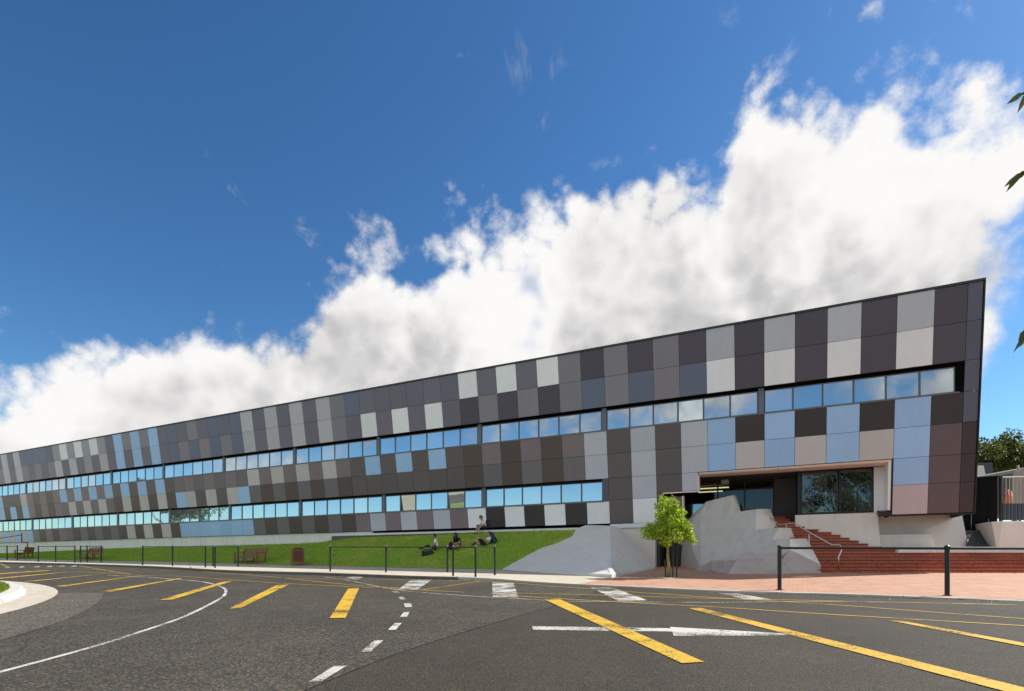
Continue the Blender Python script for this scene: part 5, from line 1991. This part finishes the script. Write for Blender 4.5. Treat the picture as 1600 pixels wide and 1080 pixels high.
def person(label, loc, rz, J, regions, hair='short', head_dir=(1, 0, -0.25)):
    """J: joint -> point (facing +X); regions: material index for body areas"""
    r_ = empty('person', loc, rz)
    tag(r_, label, 'person', 'students sitting on the lawn')
    names = list(J)
    rad = dict(pelvis=(.135, .155), waist=(.115, .14), chest=(.12, .165), neckbase=(.07, .075), neck=(.05, .05), shoulder=(.062, .062), elbow=(.043, .043), wrist=(.029, .026),
               hip=(.088, .088), knee=(.062, .062), ankle=(.040, .040), heel=(.040, .042), toe=(.034, .042))
    edges = [('pelvis', 'waist', 'top'), ('waist', 'chest', 'top'), ('chest', 'neckbase', 'top'), ('neckbase', 'neck', 'skin')]
    for s in 'LR':
        edges += [('chest', 'shoulder' + s, 'top'), ('shoulder' + s, 'elbow' + s, 'sleeve'), ('elbow' + s, 'wrist' + s, 'fore'),
                  ('pelvis', 'hip' + s, 'hips'), ('hip' + s, 'knee' + s, 'thigh'), ('knee' + s, 'ankle' + s, 'shin'), ('ankle' + s, 'toe' + s, 'shoe')]
    me = bpy.data.meshes.new('body_skeleton')
    me.from_pydata([J[n] for n in names], [(names.index(a), names.index(b)) for a, b, _ in edges], [])
    ob = bpy.data.objects.new('body_skeleton', me)
    col.objects.link(ob)
    sk = ob.modifiers.new('skin', 'SKIN')
    for n, sv in zip(names, me.skin_vertices[0].data):
        k = n.rstrip('LR')
        sv.radius = rad.get(k, (.05, .05))
        sv.use_root = n == 'pelvis'
    ob.modifiers.new('sub', 'SUBSURF').levels = 2
    dg = bpy.context.evaluated_depsgraph_get()
    ev = ob.evaluated_get(dg)
    bme = bpy.data.meshes.new_from_object(ev)
    bpy.data.objects.remove(ob)
    V = [tuple(v.co) for v in bme.vertices]
    F = [tuple(p.vertices) for p in bme.polygons]
    segs = [(Vector(J[a]), Vector(J[b]), k) for a, b, k in edges]

    def near(p):
        best, out = 1e9, 'top'
        for a, b, k in segs:
            ab = b - a
            t = max(0, min(1, (p - a).dot(ab) / max(1e-9, ab.length_squared)))
            d = (p - a - ab * t).length
            kk = k
            if k == 'sleeve':
                kk = 'sleeve' if t < 0.62 else 'fore'
            if k == 'thigh':
                kk = 'thigh' if t < regions.get('hem', 0.7) else 'shin'
            if k == 'shin':
                kk = 'shin' if t < 0.72 else 'sock'
            if d < best:
                best, out = d, kk
        return out
    mb = MB()
    mb.v, mb.f = V, F
    mb.m = [regions.get(near(sum((Vector(V[i]) for i in f), Vector()) / len(f)), 0) for f in F]
    # head with face, ears, hands with fingers, all joined to the one body mesh
    hd = Vector(head_dir).normalized()
    side = Vector((0, 0, 1)).cross(hd).normalized()
    upv = hd.cross(side)
    nk = Vector(J['neck'])
    hc = nk + upv * 0.115 + hd * 0.02
    b0 = len(mb.v)
    mb.ball((0, 0, 0), (0.098, 0.078, 0.118), 14, 10, 0)
    for i in range(b0, len(mb.v)):
        p = Vector(mb.v[i])
        w_ = 1.0 - 0.18 * max(0, -p.z / 0.118)
        mb.v[i] = tuple(hc + hd * p.x * w_ + side * p.y * w_ + upv * p.z)
    mb.tube([nk - upv * 0.04, nk + upv * 0.05], 0.048, 8, 0)
    mb.tube([hc + hd * 0.092 + upv * 0.015, hc + hd * 0.118 - upv * 0.022, hc + hd * 0.09 - upv * 0.03], [0.008, 0.015, 0.008], 6, 0)
    mb.tube([hc + hd * 0.088 - upv * 0.055 + side * 0.022, hc + hd * 0.092 - upv * 0.055, hc + hd * 0.088 - upv * 0.055 - side * 0.022], 0.006, 5, 6)
    for s in (-1, 1):
        mb.ball(tuple(hc + side * s * 0.078 - upv * 0.005), (0.02, 0.012, 0.026), 6, 5, 0)
        mb.ball(tuple(hc + hd * 0.085 + side * s * 0.032 + upv * 0.012), 0.010, 6, 5, 3)
    for s in 'LR':
        w0, e0_ = Vector(J['wrist' + s]), Vector(J['elbow' + s])
        f = (w0 - e0_).normalized()
        sd = f.cross(Vector((0, 0, 1))).normalized()
        nn = sd.cross(f)
        mb.tube([w0 - f * 0.02, w0 + f * 0.04, w0 + f * 0.085], [0.026, 0.036, 0.030], 8, 0)
        for k, ln in enumerate((0.062, 0.072, 0.067, 0.052)):
            o = w0 + f * 0.075 + sd * (k - 1.5) * 0.017
            mb.tube([o, o + f * ln * 0.6 - nn * 0.006, o + f * ln * 0.9 - nn * 0.03], [0.0085, 0.008, 0.006], 5, 0)
        t0_ = w0 + f * 0.02 + sd * (0.03 if s == 'L' else -0.03)
        mb.tube([t0_, t0_ + f * 0.035 + sd * (0.02 if s == 'L' else -0.02), t0_ + f * 0.06 + sd * (0.012 if s == 'L' else -0.012) - nn * 0.012], [0.011, 0.010, 0.007], 5, 0)
    body = mb.build('body', PMAT + [material('lips', (0.35, 0.13, 0.10), 0.5)], r_, smooth=True)
    h_ = MB()
    b0 = len(h_.v)
    h_.ball((0, 0, 0), (0.108, 0.09, 0.125), 16, 12)
    keep = []
    P = [Vector(v) for v in h_.v]
    h_.v = [tuple(hc + hd * (p.x - 0.012) + side * p.y + upv * (p.z + 0.012)) for p in P]
    for f in h_.f:
        c = sum((P[i] for i in f), Vector()) / len(f)
        if not (c.x > 0.045 and c.z < 0.05) and not (c.z < -0.075 and hair == 'short'):
            keep.append(f)
    h_.f = keep
    h_.m = [0] * len(keep)
    if hair == 'long':
        top = hc + upv * 0.09
        for k in range(13):
            a = math.pi * (0.30 + 1.4 * k / 12)
            o = hc + hd * math.cos(a) * 0.09 + side * math.sin(a) * 0.085 + upv * 0.03
            h_.tube([top, o, o - Vector((0, 0, 0.16)) - hd * 0.01, o - Vector((0, 0, 0.40)) + hd * 0.03], [0.03, 0.042, 0.045, 0.012], 6)
    h_.build('hair', hair_m, r_, smooth=True)
    return r_


def mirror(d):
    out = {}
    for k, v in d.items():
        if k.endswith('*'):
            out[k[:-1] + 'L'] = v
            out[k[:-1] + 'R'] = (v[0], -v[1], v[2])
        else:
            out[k] = v
    return out


def ground_at(x, y):
    return (x, y, lawn_z(x, y))


BOY = dict(top=1, sleeve=1, fore=0, hips=2, thigh=2, shin=0, sock=4, shoe=3, skin=0, hem=0.75)
# boy in long dark trousers, legs stretched out
J1 = mirror({'pelvis': (0, 0, .12), 'waist': (-.01, 0, .27), 'chest': (.03, 0, .45), 'neckbase': (.06, 0, .57), 'neck': (.085, 0, .63), 'shoulder*': (.03, .165, .52), 'elbow*': (.10, .22, .30), 'wrist*': (.27, .14, .20),
             'hip*': (.04, .09, .11), 'knee*': (.43, .13, .24), 'ankle*': (.80, .12, .07), 'toe*': (.90, .13, .12)})
J1['wristL'] = (.36, .10, .12)
p1 = person('boy in white shirt and dark trousers on the lawn, legs stretched', ground_at(-3.95, 28.5), R(188), J1, dict(BOY, thigh=2, shin=2, sock=2, hem=1.1), head_dir=(1, -0.15, -0.1))
J2 = mirror({'pelvis': (0, 0, .12), 'waist': (.0, 0, .27), 'chest': (.06, 0, .44), 'neckbase': (.10, 0, .55), 'neck': (.14, 0, .60), 'shoulder*': (.07, .155, .50), 'elbow*': (.12, .22, .28), 'wrist*': (.32, .10, .26),
             'hip*': (.03, .09, .11), 'knee*': (.27, .33, .14), 'ankle*': (.30, -.02, .07), 'toe*': (.36, -.12, .06)})
p2 = person('girl with long black hair and dark top, cross-legged with a tablet', ground_at(-2.72, 28.15), R(215), J2, dict(top=5, sleeve=5, fore=0, hips=2, thigh=2, shin=0, sock=4, shoe=4, skin=0, hem=0.45), 'long', head_dir=(1, 0.1, -0.6))
J3 = mirror({'pelvis': (0, 0, .11), 'waist': (-.12, 0, .20), 'chest': (-.25, 0, .34), 'neckbase': (-.31, 0, .44), 'neck': (-.31, 0, .50), 'shoulder*': (-.25, .165, .39), 'elbow*': (-.10, .24, .22), 'wrist*': (.02, .10, .30),
             'hip*': (.03, .09, .11), 'knee*': (.33, .11, .44), 'ankle*': (.52, .12, .07), 'toe*': (.63, .13, .05)})
p3 = person('boy in white shirt reclining on a backpack with knees up', ground_at(-1.42, 27.9), R(195), J3, dict(BOY, sock=2), head_dir=(1, 0, -0.2))
sp = VP_(22.4, 2.86, -0.75)
J4 = mirror({'pelvis': (0, 0, .12), 'waist': (.0, 0, .27), 'chest': (.07, 0, .44), 'neckbase': (.12, 0, .55), 'neck': (.16, 0, .60), 'shoulder*': (.08, .165, .50), 'elbow*': (.12, .24, .28), 'wrist*': (.33, .12, .27),
             'hip*': (.03, .09, .11), 'knee*': (.40, .12, .20), 'ankle*': (.48, .12, -.16), 'toe*': (.58, .13, -.19)})
sx, sy = (-1.535, 30.45, 2.956)[:2]
p4 = person('boy in white shirt sitting on the lawn edging by the facade', (sx, sy, 2.86), R(213), J4, BOY, head_dir=(1, 0, -0.55))


def backpack(label, loc, rot, mat, s=1.0):
    r_ = empty('backpack', loc)
    r_.rotation_euler = rot
    tag(r_, label, 'backpack', 'school bags of the students')
    m_ = MB()
    prof = [(-.15, .0), (-.16, .2), (-.14, .38), (-.07, .46), (.07, .46), (.14, .38), (.16, .2), (.15, .0)]
    vs = []
    for d, k in ((-.09, .86), (-.06, 1.0), (.06, 1.0), (.10, .84)):
        vs += [(d * s, x * k * s, (0.02 + z * (0.96 + 0.04 * k)) * s) for x, z in prof]
    n = len(prof)
    fs = [tuple(reversed(range(n))), tuple(3 * n + i for i in range(n))]
    for q in range(3):
        fs += [(q * n + i, q * n + (i + 1) % n, (q + 1) * n + (i + 1) % n, (q + 1) * n + i) for i in range(n)]
    m_.add(vs, fs)
    m_.build('body', mat, r_, bevel=0.02)
    m_ = MB()
    m_.box((.085 * s, -.11 * s, .05 * s), (.145 * s, .11 * s, .24 * s))
    m_.build('pocket', mat, r_, bevel=0.02)
    for sy_ in (-1, 1):
        m_ = MB()
        m_.tube([(-.07 * s, sy_ * .07 * s, .42 * s), (-.15 * s, sy_ * .09 * s, .33 * s), (-.15 * s, sy_ * .10 * s, .15 * s), (-.08 * s, sy_ * .11 * s, .05 * s)], 0.016 * s, 6)
        m_.build('strap', M['rubber'], r_)
    m_ = MB()
    m_.tube([(0, -.04 * s, .46 * s), (0, -.03 * s, .51 * s), (0, .03 * s, .51 * s), (0, .04 * s, .46 * s)], 0.009 * s, 6)
    m_.build('handle', M['rubber'], r_)
    return r_


navy = material('bag_navy', (0.012, 0.017, 0.040), 0.7, var=0.2, vscale=20)
navy2 = material('bag_blue', (0.018, 0.035, 0.085), 0.7, var=0.2, vscale=20)
g_ = ground_at(-4.65, 28.0)
backpack('navy school bag lying on the lawn at the feet of the leftmost boy', (g_[0], g_[1], g_[2] + 0.14), (R(4), R(86), R(20)), navy, 1.25)
g_ = ground_at(-3.20, 28.25)
backpack('dark school bag standing at the left of the long-haired girl', g_, (R(-8), R(-14), R(160)), navy, 0.85)
g_ = ground_at(-0.90, 28.12)
backpack('blue backpack propping up the reclining boy', (g_[0], g_[1], g_[2] - 0.02), (0, R(-20), R(15)), navy2, 1.15)
bp = Vector((sx, sy, 2.86)) + Matrix.Rotation(R(213), 3, 'Z') @ Vector((-0.17, 0, 0.16))
backpack('dark backpack worn by the boy sitting on the edging', bp, (0, R(10), R(33)), navy, 0.95)


def booklet(name, label, cat, p, rz, tilt, w_, d_, mats):
    r_ = empty(name, p, rz)
    r_.rotation_euler = (0, tilt, rz)
    tag(r_, label, cat)
    m_ = MB()
    m_.box((-d_ / 2, -w_ / 2, 0), (d_ / 2, w_ / 2, 0.014))
    m_.build('cover', mats[0], r_, bevel=0.003)
    m_ = MB()
    m_.box((-d_ / 2 + 0.012, -w_ / 2 + 0.012, 0.0145), (d_ / 2 - 0.012, w_ / 2 - 0.012, 0.018))
    m_.build('page', mats[1], r_)


paper = material('paper', (0.75, 0.78, 0.82), 0.6)
q = Vector(p2.location) + Matrix.Rotation(R(215), 3, 'Z') @ Vector((0.40, 0.0, 0.25))
booklet('tablet', 'pale tablet held by the long-haired girl', 'tablet', q, R(215), R(-15), 0.26, 0.19, (navy, paper))
q = Vector(p4.location) + Matrix.Rotation(R(213), 3, 'Z') @ Vector((0.41, 0.0, 0.25))
booklet('book', 'open book held by the boy sitting on the edging', 'book', q, R(213), R(-10), 0.24, 0.20, (PMAT[5], paper))
